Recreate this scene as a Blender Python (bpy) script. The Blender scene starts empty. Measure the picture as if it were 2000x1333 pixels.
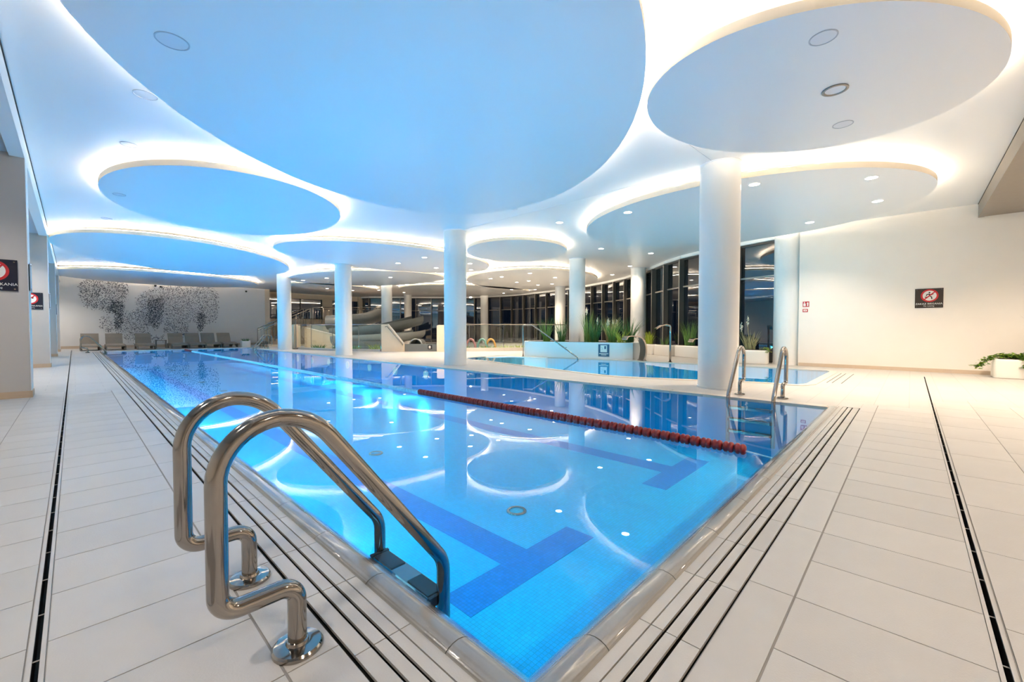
import bpy, math, random
from mathutils import Vector, Matrix
from mathutils.geometry import tessellate_polygon

sc = bpy.context.scene
col = sc.collection
PI = math.pi

# ------------------------------------------------------------------ camera
cam_d = bpy.data.cameras.new('camera')
cam_d.sensor_fit = 'HORIZONTAL'
cam_d.sensor_width = 36.0
cam_d.lens = 816.4 * 36.0 / 2000.0
cam_d.clip_start = 0.02
cam_d.clip_end = 300
cam = bpy.data.objects.new('camera', cam_d)
cam.location = (0, 0, 1.0)
cam.rotation_euler = (math.radians(88.5), 0, math.radians(-46.34))
col.objects.link(cam)
sc.camera = cam

# ------------------------------------------------------------------ world, exposure
world = bpy.data.worlds.new('night_sky')
world.use_nodes = True
world.node_tree.nodes['Background'].inputs[0].default_value = (0.010, 0.017, 0.035, 1)
world.node_tree.nodes['Background'].inputs[1].default_value = 1.0
sc.world = world
sc.view_settings.view_transform = 'Standard'
sc.view_settings.look = 'None'
sc.view_settings.gamma = 1.0
sc.view_settings.use_curve_mapping = False
sc.view_settings.exposure = 1.38
cy = sc.cycles
cy.max_bounces = 5; cy.diffuse_bounces = 3; cy.glossy_bounces = 3; cy.transmission_bounces = 2; cy.adaptive_threshold = 0.15; cy.transparent_max_bounces = 8
cy.caustics_reflective = False; cy.caustics_refractive = False
LED_STRENGTH = 36.0
DOWN_WATT = 108.0
POOL_WATT = 49.0
FLOOR_WATT = 104.0
BAY_WATT = 105.0
SOFFIT_WATT = 130.0
WARM = (1.0, 0.78, 0.56)
LEDCOL = (1.0, 0.83, 0.62)

# ------------------------------------------------------------------ materials
def new_mat(name):
    m = bpy.data.materials.new(name)
    m.use_nodes = True
    return m, m.node_tree.nodes, m.node_tree.links, m.node_tree.nodes['Principled BSDF']

def pbr(name, c, rough=0.5, metal=0.0, spec=0.5, noise=0.0, nscale=8.0, bump=0.0, bscale=60.0, stretch=None, coat=0.0):
    m, n, l, b = new_mat(name)
    b.inputs['Base Color'].default_value = (*c, 1)
    b.inputs['Roughness'].default_value = rough
    b.inputs['Metallic'].default_value = metal
    b.inputs['Specular IOR Level'].default_value = spec
    b.inputs['Coat Weight'].default_value = coat
    tc = n.new('ShaderNodeTexCoord')
    src = tc.outputs['Object']
    if stretch:
        mp = n.new('ShaderNodeMapping'); mp.inputs['Scale'].default_value = stretch
        l.new(src, mp.inputs['Vector']); src = mp.outputs['Vector']
    if noise > 0:
        nz = n.new('ShaderNodeTexNoise'); nz.inputs['Scale'].default_value = nscale; nz.inputs['Detail'].default_value = 4
        l.new(src, nz.inputs['Vector'])
        mx = n.new('ShaderNodeMix'); mx.data_type = 'RGBA'
        mx.inputs['A'].default_value = (*[max(0, x * (1 - noise)) for x in c], 1)
        mx.inputs['B'].default_value = (*[min(1, x * (1 + noise)) for x in c], 1)
        l.new(nz.outputs['Fac'], mx.inputs['Factor'])
        l.new(mx.outputs['Result'], b.inputs['Base Color'])
    if bump > 0:
        bz = n.new('ShaderNodeTexNoise'); bz.inputs['Scale'].default_value = bscale; bz.inputs['Detail'].default_value = 3
        l.new(src, bz.inputs['Vector'])
        bp = n.new('ShaderNodeBump'); bp.inputs['Strength'].default_value = bump; bp.inputs['Distance'].default_value = 0.01
        l.new(bz.outputs['Fac'], bp.inputs['Height']); l.new(bp.outputs['Normal'], b.inputs['Normal'])
    return m

def emit(name, c, s):
    m, n, l, b = new_mat(name)
    n.remove(b)
    e = n.new('ShaderNodeEmission'); e.inputs[0].default_value = (*c, 1); e.inputs[1].default_value = s
    l.new(e.outputs[0], n['Material Output'].inputs['Surface'])
    return m

def tile_mat(name, c, rough):
    m, n, l, b = new_mat(name)
    oi = n.new('ShaderNodeObjectInfo')
    tc = n.new('ShaderNodeTexCoord')
    nz = n.new('ShaderNodeTexNoise'); nz.inputs['Scale'].default_value = 9; nz.inputs['Detail'].default_value = 5
    l.new(tc.outputs['Object'], nz.inputs['Vector'])
    ad = n.new('ShaderNodeMath'); ad.operation = 'ADD'
    l.new(oi.outputs['Random'], ad.inputs[0]); l.new(nz.outputs['Fac'], ad.inputs[1])
    mr = n.new('ShaderNodeMapRange'); mr.inputs['From Min'].default_value = 0.2; mr.inputs['From Max'].default_value = 1.8
    l.new(ad.outputs[0], mr.inputs['Value'])
    mx = n.new('ShaderNodeMix'); mx.data_type = 'RGBA'
    mx.inputs['A'].default_value = (*[x * 0.93 for x in c], 1); mx.inputs['B'].default_value = (*[x * 1.06 for x in c], 1)
    l.new(mr.outputs['Result'], mx.inputs['Factor']); l.new(mx.outputs['Result'], b.inputs['Base Color'])
    rz = n.new('ShaderNodeTexNoise'); rz.inputs['Scale'].default_value = 3.0; rz.inputs['Detail'].default_value = 6
    l.new(tc.outputs['Object'], rz.inputs['Vector'])
    rr = n.new('ShaderNodeMapRange'); rr.inputs['To Min'].default_value = rough - 0.1; rr.inputs['To Max'].default_value = rough + 0.12
    l.new(rz.outputs['Fac'], rr.inputs['Value']); l.new(rr.outputs['Result'], b.inputs['Roughness'])
    bz = n.new('ShaderNodeTexNoise'); bz.inputs['Scale'].default_value = 160; bz.inputs['Detail'].default_value = 2
    l.new(tc.outputs['Object'], bz.inputs['Vector'])
    bp = n.new('ShaderNodeBump'); bp.inputs['Strength'].default_value = 0.12; bp.inputs['Distance'].default_value = 0.004
    l.new(bz.outputs['Fac'], bp.inputs['Height']); l.new(bp.outputs['Normal'], b.inputs['Normal'])
    return m

def deck_far_mat(name, c):
    m, n, l, b = new_mat(name)
    tc = n.new('ShaderNodeTexCoord')
    br = n.new('ShaderNodeTexBrick')
    br.inputs['Scale'].default_value = 1.0
    br.inputs['Brick Width'].default_value = 0.69; br.inputs['Row Height'].default_value = 0.344
    br.inputs['Mortar Size'].default_value = 0.003
    br.inputs['Color1'].default_value = (*[x * 0.97 for x in c], 1); br.inputs['Color2'].default_value = (*[x * 1.04 for x in c], 1)
    br.inputs['Mortar'].default_value = (*[x * 0.72 for x in c], 1)
    l.new(tc.outputs['Object'], br.inputs['Vector']); l.new(br.outputs['Color'], b.inputs['Base Color'])
    b.inputs['Roughness'].default_value = 0.42
    return m

def mosaic_mat(name, c, var=0.10, size=0.028, grout=0.72):
    m, n, l, b = new_mat(name)
    tc = n.new('ShaderNodeTexCoord')
    br = n.new('ShaderNodeTexBrick'); br.offset = 0.0
    br.inputs['Scale'].default_value = 1.0
    br.inputs['Brick Width'].default_value = size; br.inputs['Row Height'].default_value = size
    br.inputs['Mortar Size'].default_value = 0.0016
    br.inputs['Color1'].default_value = (*[x * (1 - var) for x in c], 1); br.inputs['Color2'].default_value = (*[min(1, x * (1 + var)) for x in c], 1)
    br.inputs['Mortar'].default_value = (*[x * grout for x in c], 1)
    l.new(tc.outputs['Object'], br.inputs['Vector']); l.new(br.outputs['Color'], b.inputs['Base Color'])
    b.inputs['Roughness'].default_value = 0.35
    b.inputs['Specular IOR Level'].default_value = 0.15
    return m

def thin_glass(name, tint, ior=1.45, boost=0.0, rough=0.0, bump=0.0, bscale=1.0):
    m, n, l, b = new_mat(name)
    n.remove(b)
    tr = n.new('ShaderNodeBsdfTransparent'); tr.inputs[0].default_value = (*tint, 1)
    gl = n.new('ShaderNodeBsdfGlossy'); gl.inputs['Roughness'].default_value = rough
    gl.inputs['Color'].default_value = (1, 1, 1, 1)
    # Schlick reflectance of a thin sheet, the same from both sides
    f0 = ((ior - 1) / (ior + 1)) ** 2
    lw = n.new('ShaderNodeLayerWeight'); lw.inputs['Blend'].default_value = 0.5
    pw = n.new('ShaderNodeMath'); pw.operation = 'POWER'; pw.inputs[1].default_value = 5.0
    l.new(lw.outputs['Facing'], pw.inputs[0])
    fr = n.new('ShaderNodeMath'); fr.operation = 'MULTIPLY_ADD'; fr.inputs[1].default_value = 1 - f0; fr.inputs[2].default_value = f0
    l.new(pw.outputs[0], fr.inputs[0])
    if bump > 0:
        tc = n.new('ShaderNodeTexCoord')
        nz = n.new('ShaderNodeTexNoise'); nz.inputs['Scale'].default_value = bscale; nz.inputs['Detail'].default_value = 2
        l.new(tc.outputs['Object'], nz.inputs['Vector'])
        bp = n.new('ShaderNodeBump'); bp.inputs['Strength'].default_value = bump; bp.inputs['Distance'].default_value = 0.02
        l.new(nz.outputs['Fac'], bp.inputs['Height']); l.new(bp.outputs['Normal'], gl.inputs['Normal'])
    fac = fr.outputs[0]
    if boost:
        ad = n.new('ShaderNodeMath'); ad.operation = 'ADD'; ad.use_clamp = True
        ad.inputs[1].default_value = boost
        l.new(fac, ad.inputs[0]); fac = ad.outputs[0]
    mx = n.new('ShaderNodeMixShader')
    l.new(fac, mx.inputs[0]); l.new(tr.outputs[0], mx.inputs[1]); l.new(gl.outputs[0], mx.inputs[2])
    l.new(mx.outputs[0], n['Material Output'].inputs['Surface'])
    return m

M = {}
M['ceiling'] = pbr('satin_stretch_ceiling', (0.86, 0.865, 0.87), 0.38, spec=0.4)
M['raft'] = pbr('satin_raft_fabric', (0.84, 0.85, 0.86), 0.36, spec=0.45)
M['rim'] = pbr('raft_rim_paint', (0.76, 0.68, 0.57), 0.6)
M['soffit'] = pbr('taupe_soffit', (0.31, 0.27, 0.225), 0.6, noise=0.04)
M['wall'] = pbr('cream_plaster', (0.85, 0.80, 0.74), 0.65, noise=0.02, nscale=3, bump=0.05, bscale=120)
M['wall_back'] = pbr('pale_grey_plaster', (0.78, 0.765, 0.74), 0.65, noise=0.02, nscale=3)
M['tan'] = pbr('sand_plaster', (0.74, 0.62, 0.47), 0.7, noise=0.03)
M['pillar'] = pbr('greige_pillar_paint', (0.50, 0.465, 0.43), 0.55, noise=0.02)
M['column'] = pbr('white_column_paint', (0.83, 0.825, 0.81), 0.33, spec=0.5, bump=0.04, bscale=90)
M['skirt'] = pbr('oak_skirting', (0.52, 0.38, 0.26), 0.5, noise=0.12, nscale=12, stretch=(1, 1, 12))
M['skirt_light'] = pbr('beige_skirting_tile', (0.62, 0.50, 0.38), 0.45, noise=0.05)
M['tile'] = tile_mat('porcelain_deck_tile', (0.50, 0.485, 0.465), 0.32)
M['grate'] = tile_mat('porcelain_grate_tile', (0.50, 0.485, 0.46), 0.34)
M['deck'] = deck_far_mat('porcelain_deck', (0.50, 0.485, 0.465))
M['grout'] = pbr('grey_grout', (0.27, 0.255, 0.24), 0.8)
M['bay'] = pbr('blue_grey_bay_ceiling', (0.42, 0.49, 0.56), 0.35, spec=0.6)
M['dark'] = pbr('black_channel', (0.012, 0.012, 0.012), 0.6)
M['coping'] = pbr('ribbed_coping_ceramic', (0.27, 0.262, 0.25), 0.10, noise=0.05, nscale=20, bump=0.10, bscale=70, stretch=(1, 1, 1), coat=0.8)
_n = M['coping'].node_tree.nodes; _l = M['coping'].node_tree.links
_tc = _n.new('ShaderNodeTexCoord'); _sx = _n.new('ShaderNodeSeparateXYZ'); _l.new(_tc.outputs['Object'], _sx.inputs[0])
_ad = _n.new('ShaderNodeMath'); _ad.operation = 'MULTIPLY_ADD'; _ad.inputs[1].default_value = 1.0; _l.new(_sx.outputs['Z'], _ad.inputs[0]); _ad.inputs[2].default_value = 0.0
_sn = _n.new('ShaderNodeMath'); _sn.operation = 'SINE'
_ml = _n.new('ShaderNodeMath'); _ml.operation = 'MULTIPLY'; _ml.inputs[1].default_value = 1100.0; _l.new(_ad.outputs[0], _ml.inputs[0]); _l.new(_ml.outputs[0], _sn.inputs[0])
_b2 = _n.new('ShaderNodeBump'); _b2.inputs['Strength'].default_value = 0.22; _b2.inputs['Distance'].default_value = 0.003; _l.new(_sn.outputs[0], _b2.inputs['Height'])
_pb = _n['Principled BSDF']
_l.new(_pb.inputs['Normal'].links[0].from_socket, _b2.inputs['Normal']); _l.new(_b2.outputs['Normal'], _pb.inputs['Normal'])
M['coping_far'] = pbr('flat_coping_ceramic', (0.60, 0.55, 0.49), 0.35, noise=0.03)
M['pool'] = mosaic_mat('blue_pool_mosaic', (0.002, 0.49, 0.93), var=0.07)
M['pool_line'] = mosaic_mat('deep_blue_mosaic', (0.001, 0.24, 0.74), var=0.07)
M['pool2'] = mosaic_mat('cyan_pool_mosaic', (0.03, 0.48, 0.80))
M['water'] = thin_glass('pool_water', (0.86, 0.97, 1.0), ior=1.29, rough=0.003, bump=0.004, bscale=1.1)
M['steel'] = pbr('brushed_steel', (0.36, 0.33, 0.30), 0.11, metal=1.0, noise=0.06, nscale=30)
M['steel_dark'] = pbr('bronze_steel', (0.30, 0.27, 0.24), 0.35, metal=0.9)
M['rubber'] = pbr('black_tread_rubber', (0.008, 0.02, 0.035), 0.5)
M['red'] = pbr('red_float_plastic', (0.27, 0.012, 0.010), 0.35)
M['blue_float'] = pbr('pale_blue_float_plastic', (0.38, 0.70, 0.86), 0.3)
M['mullion'] = pbr('graphite_aluminium', (0.085, 0.08, 0.072), 0.45, metal=0.3)
M['mullion_edge'] = pbr('grey_aluminium_cap', (0.36, 0.33, 0.29), 0.4, metal=0.4)
M['night_glass'] = thin_glass('night_window_glass', (0.30, 0.32, 0.34), ior=1.5, boost=0.12, rough=0.0)
M['clear_glass'] = thin_glass('clear_balustrade_glass', (0.90, 0.95, 0.93), ior=1.45, boost=0.01)
M['wicker'] = pbr('taupe_wicker', (0.30, 0.245, 0.19), 0.7, noise=0.25, nscale=60, bump=0.5, bscale=90)
M['wicker_frame'] = pbr('grey_wicker_frame', (0.20, 0.17, 0.14), 0.7, noise=0.2, nscale=60)
M['chip_black'] = pbr('black_mosaic_chip', (0.030, 0.032, 0.042), 0.4)
M['chip_grey'] = pbr('grey_mosaic_chip', (0.15, 0.15, 0.16), 0.4)
M['navy'] = pbr('navy_sign_plate', (0.018, 0.020, 0.035), 0.25)
M['brown_sign'] = pbr('umber_sign_plate', (0.055, 0.042, 0.035), 0.25)
M['blue_sign'] = pbr('blue_sign_plate', (0.035, 0.085, 0.17), 0.35)
M['sign_red'] = pbr('sign_red_print', (0.55, 0.02, 0.025), 0.35)
M['sign_white'] = pbr('sign_white_print', (0.80, 0.78, 0.74), 0.4)
M['fire_red'] = pbr('fire_sign_red', (0.50, 0.02, 0.03), 0.4)
M['planter'] = pbr('white_fibre_planter', (0.80, 0.765, 0.71), 0.5, bump=0.05, bscale=80)
M['planter_wall'] = pbr('white_planter_wall', (0.80, 0.80, 0.79), 0.5)
M['soil'] = pbr('dark_soil', (0.03, 0.022, 0.015), 0.9)
M['grass'] = pbr('reed_grass', (0.16, 0.30, 0.06), 0.55, noise=0.45, nscale=6)
M['grass_dark'] = pbr('deep_reed_grass', (0.05, 0.16, 0.04), 0.55, noise=0.4, nscale=6)
M['grass_dry'] = pbr('dry_reed_grass', (0.42, 0.36, 0.16), 0.6, noise=0.3, nscale=6)
M['leaf'] = pbr('ivy_leaf', (0.16, 0.30, 0.03), 0.45, noise=0.4, nscale=20)
M['leaf_bright'] = pbr('lime_leaf', (0.38, 0.47, 0.05), 0.5, noise=0.3, nscale=10)
M['plume'] = pbr('cream_pampas_plume', (0.78, 0.70, 0.55), 0.8, noise=0.1, nscale=40)
M['slide'] = pbr('grey_slide_fibreglass', (0.17, 0.18, 0.175), 0.3, noise=0.1, nscale=2)
M['slide_pale'] = pbr('pale_slide_fibreglass', (0.33, 0.34, 0.32), 0.3, noise=0.1, nscale=2)
M['step'] = pbr('stair_stone', (0.36, 0.28, 0.21), 0.5, noise=0.05)
M['white'] = pbr('white_plastic', (0.80, 0.80, 0.80), 0.4)
M['ring'] = pbr('fitting_ring', (0.50, 0.53, 0.58), 0.4)
M['ring_inner'] = pbr('fitting_cover', (0.74, 0.76, 0.80), 0.45)
M['black'] = pbr('black_plastic', (0.015, 0.013, 0.012), 0.35)
M['hoop_pink'] = pbr('pink_hoop', (0.40, 0.16, 0.18), 0.4)
M['hoop_teal'] = pbr('teal_hoop', (0.16, 0.33, 0.32), 0.4)
M['hoop_orange'] = pbr('orange_hoop', (0.60, 0.28, 0.06), 0.4)
M['led'] = emit('warm_led_strip', LEDCOL, LED_STRENGTH)
M['lamp'] = emit('downlight_lens', (1.0, 0.93, 0.82), 14.0)
M['uw_lamp'] = emit('underwater_lens', (0.25, 0.70, 1.0), 0.6)

for k_ in ('lamp', 'uw_lamp'):
    M[k_].cycles.emission_sampling = 'NONE'   # the spot in each fitting does the lighting

# ------------------------------------------------------------------ mesh builder
class MB:
    def __init__(s):
        s.v = []; s.f = []
    def add(s, vs, fs):
        o = len(s.v); s.v += [tuple(p) for p in vs]; s.f += [tuple(i + o for i in f) for f in fs]; return s
    def box(s, x0, x1, y0, y1, z0, z1):
        return s.add([(x0, y0, z0), (x1, y0, z0), (x1, y1, z0), (x0, y1, z0), (x0, y0, z1), (x1, y0, z1), (x1, y1, z1), (x0, y1, z1)],
                     [(3, 2, 1, 0), (4, 5, 6, 7), (0, 1, 5, 4), (1, 2, 6, 5), (2, 3, 7, 6), (3, 0, 4, 7)])
    def bar(s, a, b, w, h, up=(0, 0, 1)):
        a = Vector(a); b = Vector(b); d = (b - a).normalized(); u = Vector(up)
        r = d.cross(u)
        if r.length < 1e-4: r = d.cross(Vector((1, 0, 0)))
        r.normalize(); u = r.cross(d)
        vs = []
        for p in (a, b):
            for i, j in ((-1, -1), (1, -1), (1, 1), (-1, 1)):
                vs.append(p + r * (i * w / 2) + u * (j * h / 2))
        return s.add(vs, [(0, 1, 2, 3), (7, 6, 5, 4), (0, 4, 5, 1), (1, 5, 6, 2), (2, 6, 7, 3), (3, 7, 4, 0)])
    def tube(s, path, r, seg=10, cap=True, closed=False, rads=None):
        P = [Vector(p) for p in path]; n = len(P); o = len(s.v)
        ref = None; vs = []
        for i, p in enumerate(P):
            if closed: d = P[(i + 1) % n] - P[i - 1]
            else: d = P[min(i + 1, n - 1)] - P[max(i - 1, 0)]
            d.normalize()
            if ref is None:
                ref = Vector((0, 0, 1)) if abs(d.z) < 0.9 else Vector((1, 0, 0))
            u = (ref - d * ref.dot(d)).normalized(); ref = u; w = d.cross(u)
            rr = rads[i] if rads else r
            for k in range(seg):
                a = 2 * PI * k / seg
                vs.append(p + u * (math.cos(a) * rr) + w * (math.sin(a) * rr))
        fs = []
        m = n if closed else n - 1
        for i in range(m):
            for k in range(seg):
                a = i * seg + k; b = i * seg + (k + 1) % seg
                c = ((i + 1) % n) * seg + (k + 1) % seg; d = ((i + 1) % n) * seg + k
                fs.append((a, b, c, d))
        if cap and not closed:
            fs.append(tuple(reversed(range(seg)))); fs.append(tuple((n - 1) * seg + k for k in range(seg)))
        return s.add(vs, fs)
    def lathe(s, prof, c=(0, 0, 0), seg=24, axis='z', cap=True):
        vs = []; n = len(prof)
        for r, h in prof:
            for k in range(seg):
                a = 2 * PI * k / seg
                x, y = r * math.cos(a), r * math.sin(a)
                p = (x, y, h) if axis == 'z' else ((h, x, y) if axis == 'x' else (y, h, x))
                vs.append((p[0] + c[0], p[1] + c[1], p[2] + c[2]))
        fs = []
        for i in range(n - 1):
            for k in range(seg):
                fs.append((i * seg + k, i * seg + (k + 1) % seg, (i + 1) * seg + (k + 1) % seg, (i + 1) * seg + k))
        if cap:
            fs.append(tuple(reversed(range(seg)))); fs.append(tuple((n - 1) * seg + k for k in range(seg)))
        return s.add(vs, fs)
    def prism(s, poly, z0, z1):
        n = len(poly)
        area = sum(poly[i][0] * poly[(i + 1) % n][1] - poly[(i + 1) % n][0] * poly[i][1] for i in range(n))
        if area < 0: poly = poly[::-1]
        vs = [(x, y, z0) for x, y in poly] + [(x, y, z1) for x, y in poly]
        fs = [(i, (i + 1) % n, (i + 1) % n + n, i + n) for i in range(n)]
        tris = tessellate_polygon([[Vector((x, y, 0)) for x, y in poly]])
        for t in tris:
            a, b, c = t
            A, B, C_ = [Vector((*poly[i], 0)) for i in t]
            if (B - A).cross(C_ - A).z < 0: a, c = c, a
            fs.append((a + n, b + n, c + n)); fs.append((c, b, a))
        return s.add(vs, fs)
    def sheet(s, loops, z, down=False):
        flat = [p for lp in loops for p in lp]
        tris = tessellate_polygon([[Vector((x, y, 0)) for x, y in lp] for lp in loops])
        fs = []
        for a, b, c in tris:
            A, B, C_ = [Vector((*flat[i], 0)) for i in (a, b, c)]
            if ((B - A).cross(C_ - A).z < 0) != down: a, c = c, a
            fs.append((a, b, c))
        return s.add([(x, y, z) for x, y in flat], fs)
    def profile(s, prof, a, b):
        """extrude a closed 2d profile given as 3d offsets from a to b"""
        a = Vector(a); b = Vector(b); n = len(prof)
        vs = [a + Vector(p) for p in prof] + [b + Vector(p) for p in prof]
        fs = [(i, (i + 1) % n, (i + 1) % n + n, i + n) for i in range(n)]
        fs += [tuple(reversed(range(n))), tuple(range(n, 2 * n))]
        return s.add(vs, fs)
    def mesh(s, name, mat, smooth=False):
        me = bpy.data.meshes.new(name); me.from_pydata(s.v, [], s.f)
        me.materials.append(mat)
        if smooth:
            for p in me.polygons: p.use_smooth = True
        me.update()
        return me

def build(name, mb, mat, parent=None, smooth=False, world=True, auto=None):
    if parent is not None and world:
        L = parent.matrix_world.translation if parent.parent is None else parent.matrix_world.translation
        lx, ly, lz = parent['_o'] if '_o' in parent else (0, 0, 0)
        mb.v = [(x - lx, y - ly, z - lz) for x, y, z in mb.v]
    me = mb.mesh(name, mat, smooth)
    if auto is not None:
        for p in me.polygons: p.use_smooth = True
        try: me.set_sharp_from_angle(angle=auto)
        except Exception: pass
    o = bpy.data.objects.new(name, me); col.objects.link(o)
    if parent is not None: o.parent = parent
    return o

ORIG = {}
def tag(o, label, cat, group=None):
    o['label'] = label; o['category'] = cat
    if group: o['group'] = group
    return o

def thing(name, label, cat, loc=(0, 0, 0), rotz=0.0, group=None):
    o = bpy.data.objects.new(name, None); col.objects.link(o)
    o.empty_display_size = 0.2
    o.location = loc; o.rotation_euler = (0, 0, rotz)
    return tag(o, label, cat, group)

def part(name, mb, mat, t, smooth=False, auto=None, local=False):
    """part of a thing; mb in world coordinates unless local"""
    if not local:
        root = t
        off = Vector((0, 0, 0))
        while root is not None:
            off += root.location; root = root.parent
        mb.v = [(x - off.x, y - off.y, z - off.z) for x, y, z in mb.v]
    me = mb.mesh(name, mat, smooth)
    if auto is not None:
        for p in me.polygons: p.use_smooth = True
        me.set_sharp_from_angle(angle=auto)
    o = bpy.data.objects.new(name, me); col.objects.link(o)
    o.parent = t
    return o

def struct(name, mb, mat, smooth=False, label=None):
    me = mb.mesh(name, mat, smooth)
    o = bpy.data.objects.new(name, me); col.objects.link(o)
    o['kind'] = 'structure'
    if label: o['label'] = label
    return o

def struct_empty(name, label=None):
    o = bpy.data.objects.new(name, None); col.objects.link(o)
    o['kind'] = 'structure'
    if label: o['label'] = label
    return o

def copy_tree(o, parent=None):
    c = o.copy(); col.objects.link(c); c.parent = parent
    for ch in list(o.children): copy_tree(ch, c)
    return c

def single(name, mb, mat, label, cat, group=None, smooth=False, auto=None, loc=None):
    if loc is not None:
        mb.v = [(x - loc[0], y - loc[1], z - loc[2]) for x, y, z in mb.v]
    me = mb.mesh(name, mat, smooth)
    if auto is not None:
        for p in me.polygons: p.use_smooth = True
        me.set_sharp_from_angle(angle=auto)
    o = bpy.data.objects.new(name, me); col.objects.link(o)
    if loc is not None: o.location = loc
    return tag(o, label, cat, group)

def fillet(pts, rads, n=8):
    """polyline with rounded corners"""
    out = [Vector(pts[0])]
    for i in range(1, len(pts) - 1):
        p = Vector(pts[i]); a = (Vector(pts[i - 1]) - p).normalized(); b = (Vector(pts[i + 1]) - p).normalized()
        r = rads[i - 1]
        ang = a.angle(b)
        t = r / math.tan(ang / 2)
        c = p + (a + b).normalized() * (r / math.sin(ang / 2))
        s = p + a * t; e = p + b * t
        u = (s - c); w = (e - c); tot = u.angle(w)
        ax = u.cross(w).normalized()
        for k in range(n + 1):
            out.append(c + Matrix.Rotation(tot * k / n, 3, ax) @ u)
    out.append(Vector(pts[-1]))
    return out

def ellipse(cx, cy, a, b, deg, n=72):
    t = math.radians(deg); c, s = math.cos(t), math.sin(t)
    out = []
    for k in range(n):
        u = a * math.cos(2 * PI * k / n); v = b * math.sin(2 * PI * k / n)
        out.append((cx + u * c - v * s, cy + u * s + v * c))
    return out

def spline(pts, n=8):
    """closed catmull-rom"""
    out = []; m = len(pts)
    for i in range(m):
        p0, p1, p2, p3 = [Vector((*pts[(i + k - 1) % m], 0)) for k in range(4)]
        for k in range(n):
            t = k / n
            q = 0.5 * ((2 * p1) + (p2 - p0) * t + (2 * p0 - 5 * p1 + 4 * p2 - p3) * t * t + (3 * p1 - p0 - 3 * p2 + p3) * t ** 3)
            out.append((q.x, q.y))
    return out

def open_spline(pts, n=8):
    P = [Vector(p) for p in pts]; P = [P[0] * 2 - P[1]] + P + [P[-1] * 2 - P[-2]]
    out = []
    for i in range(1, len(P) - 2):
        p0, p1, p2, p3 = P[i - 1:i + 3]
        for k in range(n):
            t = k / n
            out.append(0.5 * ((2 * p1) + (p2 - p0) * t + (2 * p0 - 5 * p1 + 4 * p2 - p3) * t * t + (3 * p1 - p0 - 3 * p2 + p3) * t ** 3))
    out.append(P[-2])
    return out

def rect(x0, y0, x1, y1): return [(x0, y0), (x1, y0), (x1, y1), (x0, y1)]

def rounded_box(mb, x0, x1, y0, y1, z0, z1, r, n=4, rt=None):
    """box with rounded vertical edges and a rounded top edge"""
    rt = r * 0.5 if rt is None else rt
    def ring(inset, z):
        rr = max(r - inset, 0.002); pts = []
        for cx, cy, a0 in ((x1 - r, y1 - r, 0), (x0 + r, y1 - r, PI / 2), (x0 + r, y0 + r, PI), (x1 - r, y0 + r, 1.5 * PI)):
            for k in range(n + 1):
                a = a0 + PI / 2 * k / n
                pts.append((cx + rr * math.cos(a), cy + rr * math.sin(a), z))
        return pts
    levels = [(rt * 0.3, z0), (0, z0 + rt * 0.3), (0, z1 - rt)] + [(rt * (1 - math.cos(a)), z1 - rt + rt * math.sin(a)) for a in (PI / 6, PI / 3, PI / 2)]
    rings = [ring(i, z) for i, z in levels]; m = len(rings[0])
    vs = [p for rg in rings for p in rg]; fs = []
    for i in range(len(rings) - 1):
        for k in range(m):
            fs.append((i * m + k, i * m + (k + 1) % m, (i + 1) * m + (k + 1) % m, (i + 1) * m + k))
    fs.append(tuple(reversed(range(m)))); fs.append(tuple((len(rings) - 1) * m + k for k in range(m)))
    return mb.add(vs, fs)

CEIL = 3.84
RAFT_B = 3.64
RAFT_T = 3.735
RAFTS = [  # cx, cy, a, b, angle, label
    (3.21, 4.80, 3.97, 2.80, 41.2, 'largest blue-lit ceiling raft hanging over the near half of the pool'),
    (5.86, 0.90, 1.89, 1.40, 148.9, 'smaller oval ceiling raft at upper right carrying three unlit fittings'),
    (10.85, 3.22, 3.52, 2.89, 88.8, 'oval ceiling raft with lit downlights behind the nearest white column'),
    (2.47, 10.79, 2.68, 2.11, 82.8, 'blue-lit oval ceiling raft at upper left beyond the largest raft'),
    (3.12, 19.72, 4.57, 3.16, 58.8, 'blue-lit ceiling raft at left, second last before the mosaic wall'),
    (3.34, 28.40, 4.24, 3.50, 0.0, 'last ceiling raft at left hanging over the wicker loungers'),
    (8.45, 14.17, 4.10, 2.69, 179.1, 'long ceiling raft that the third white column from the right rises into'),
    (10.41, 9.71, 1.94, 1.68, 42.4, 'small round ceiling raft just right of the central white column'),
    (10.52, 20.56, 4.33, 2.88, 111.9, 'ceiling raft over the glass balustrade at centre left'),
    (17.23, 14.95, 4.53, 3.48, 40.0, 'warm-lit ceiling raft full of downlights in front of the curved windows'),
    (11.34, 26.15, 2.93, 1.93, 17.5, 'small warm-lit ceiling raft above the raised landing'),
    (18.36, 21.70, 4.52, 3.51, -11.6, 'farthest ceiling raft at centre near the back windows'),
]
def in_raft(x, y, grow=1.0):
    for cx, cy, a, b, d, _ in RAFTS:
        t = math.radians(d); c, s = math.cos(t), math.sin(t)
        u = (x - cx) * c + (y - cy) * s; v = -(x - cx) * s + (y - cy) * c
        if (u / (a * grow)) ** 2 + (v / (b * grow)) ** 2 < 1: return True
    return False

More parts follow.
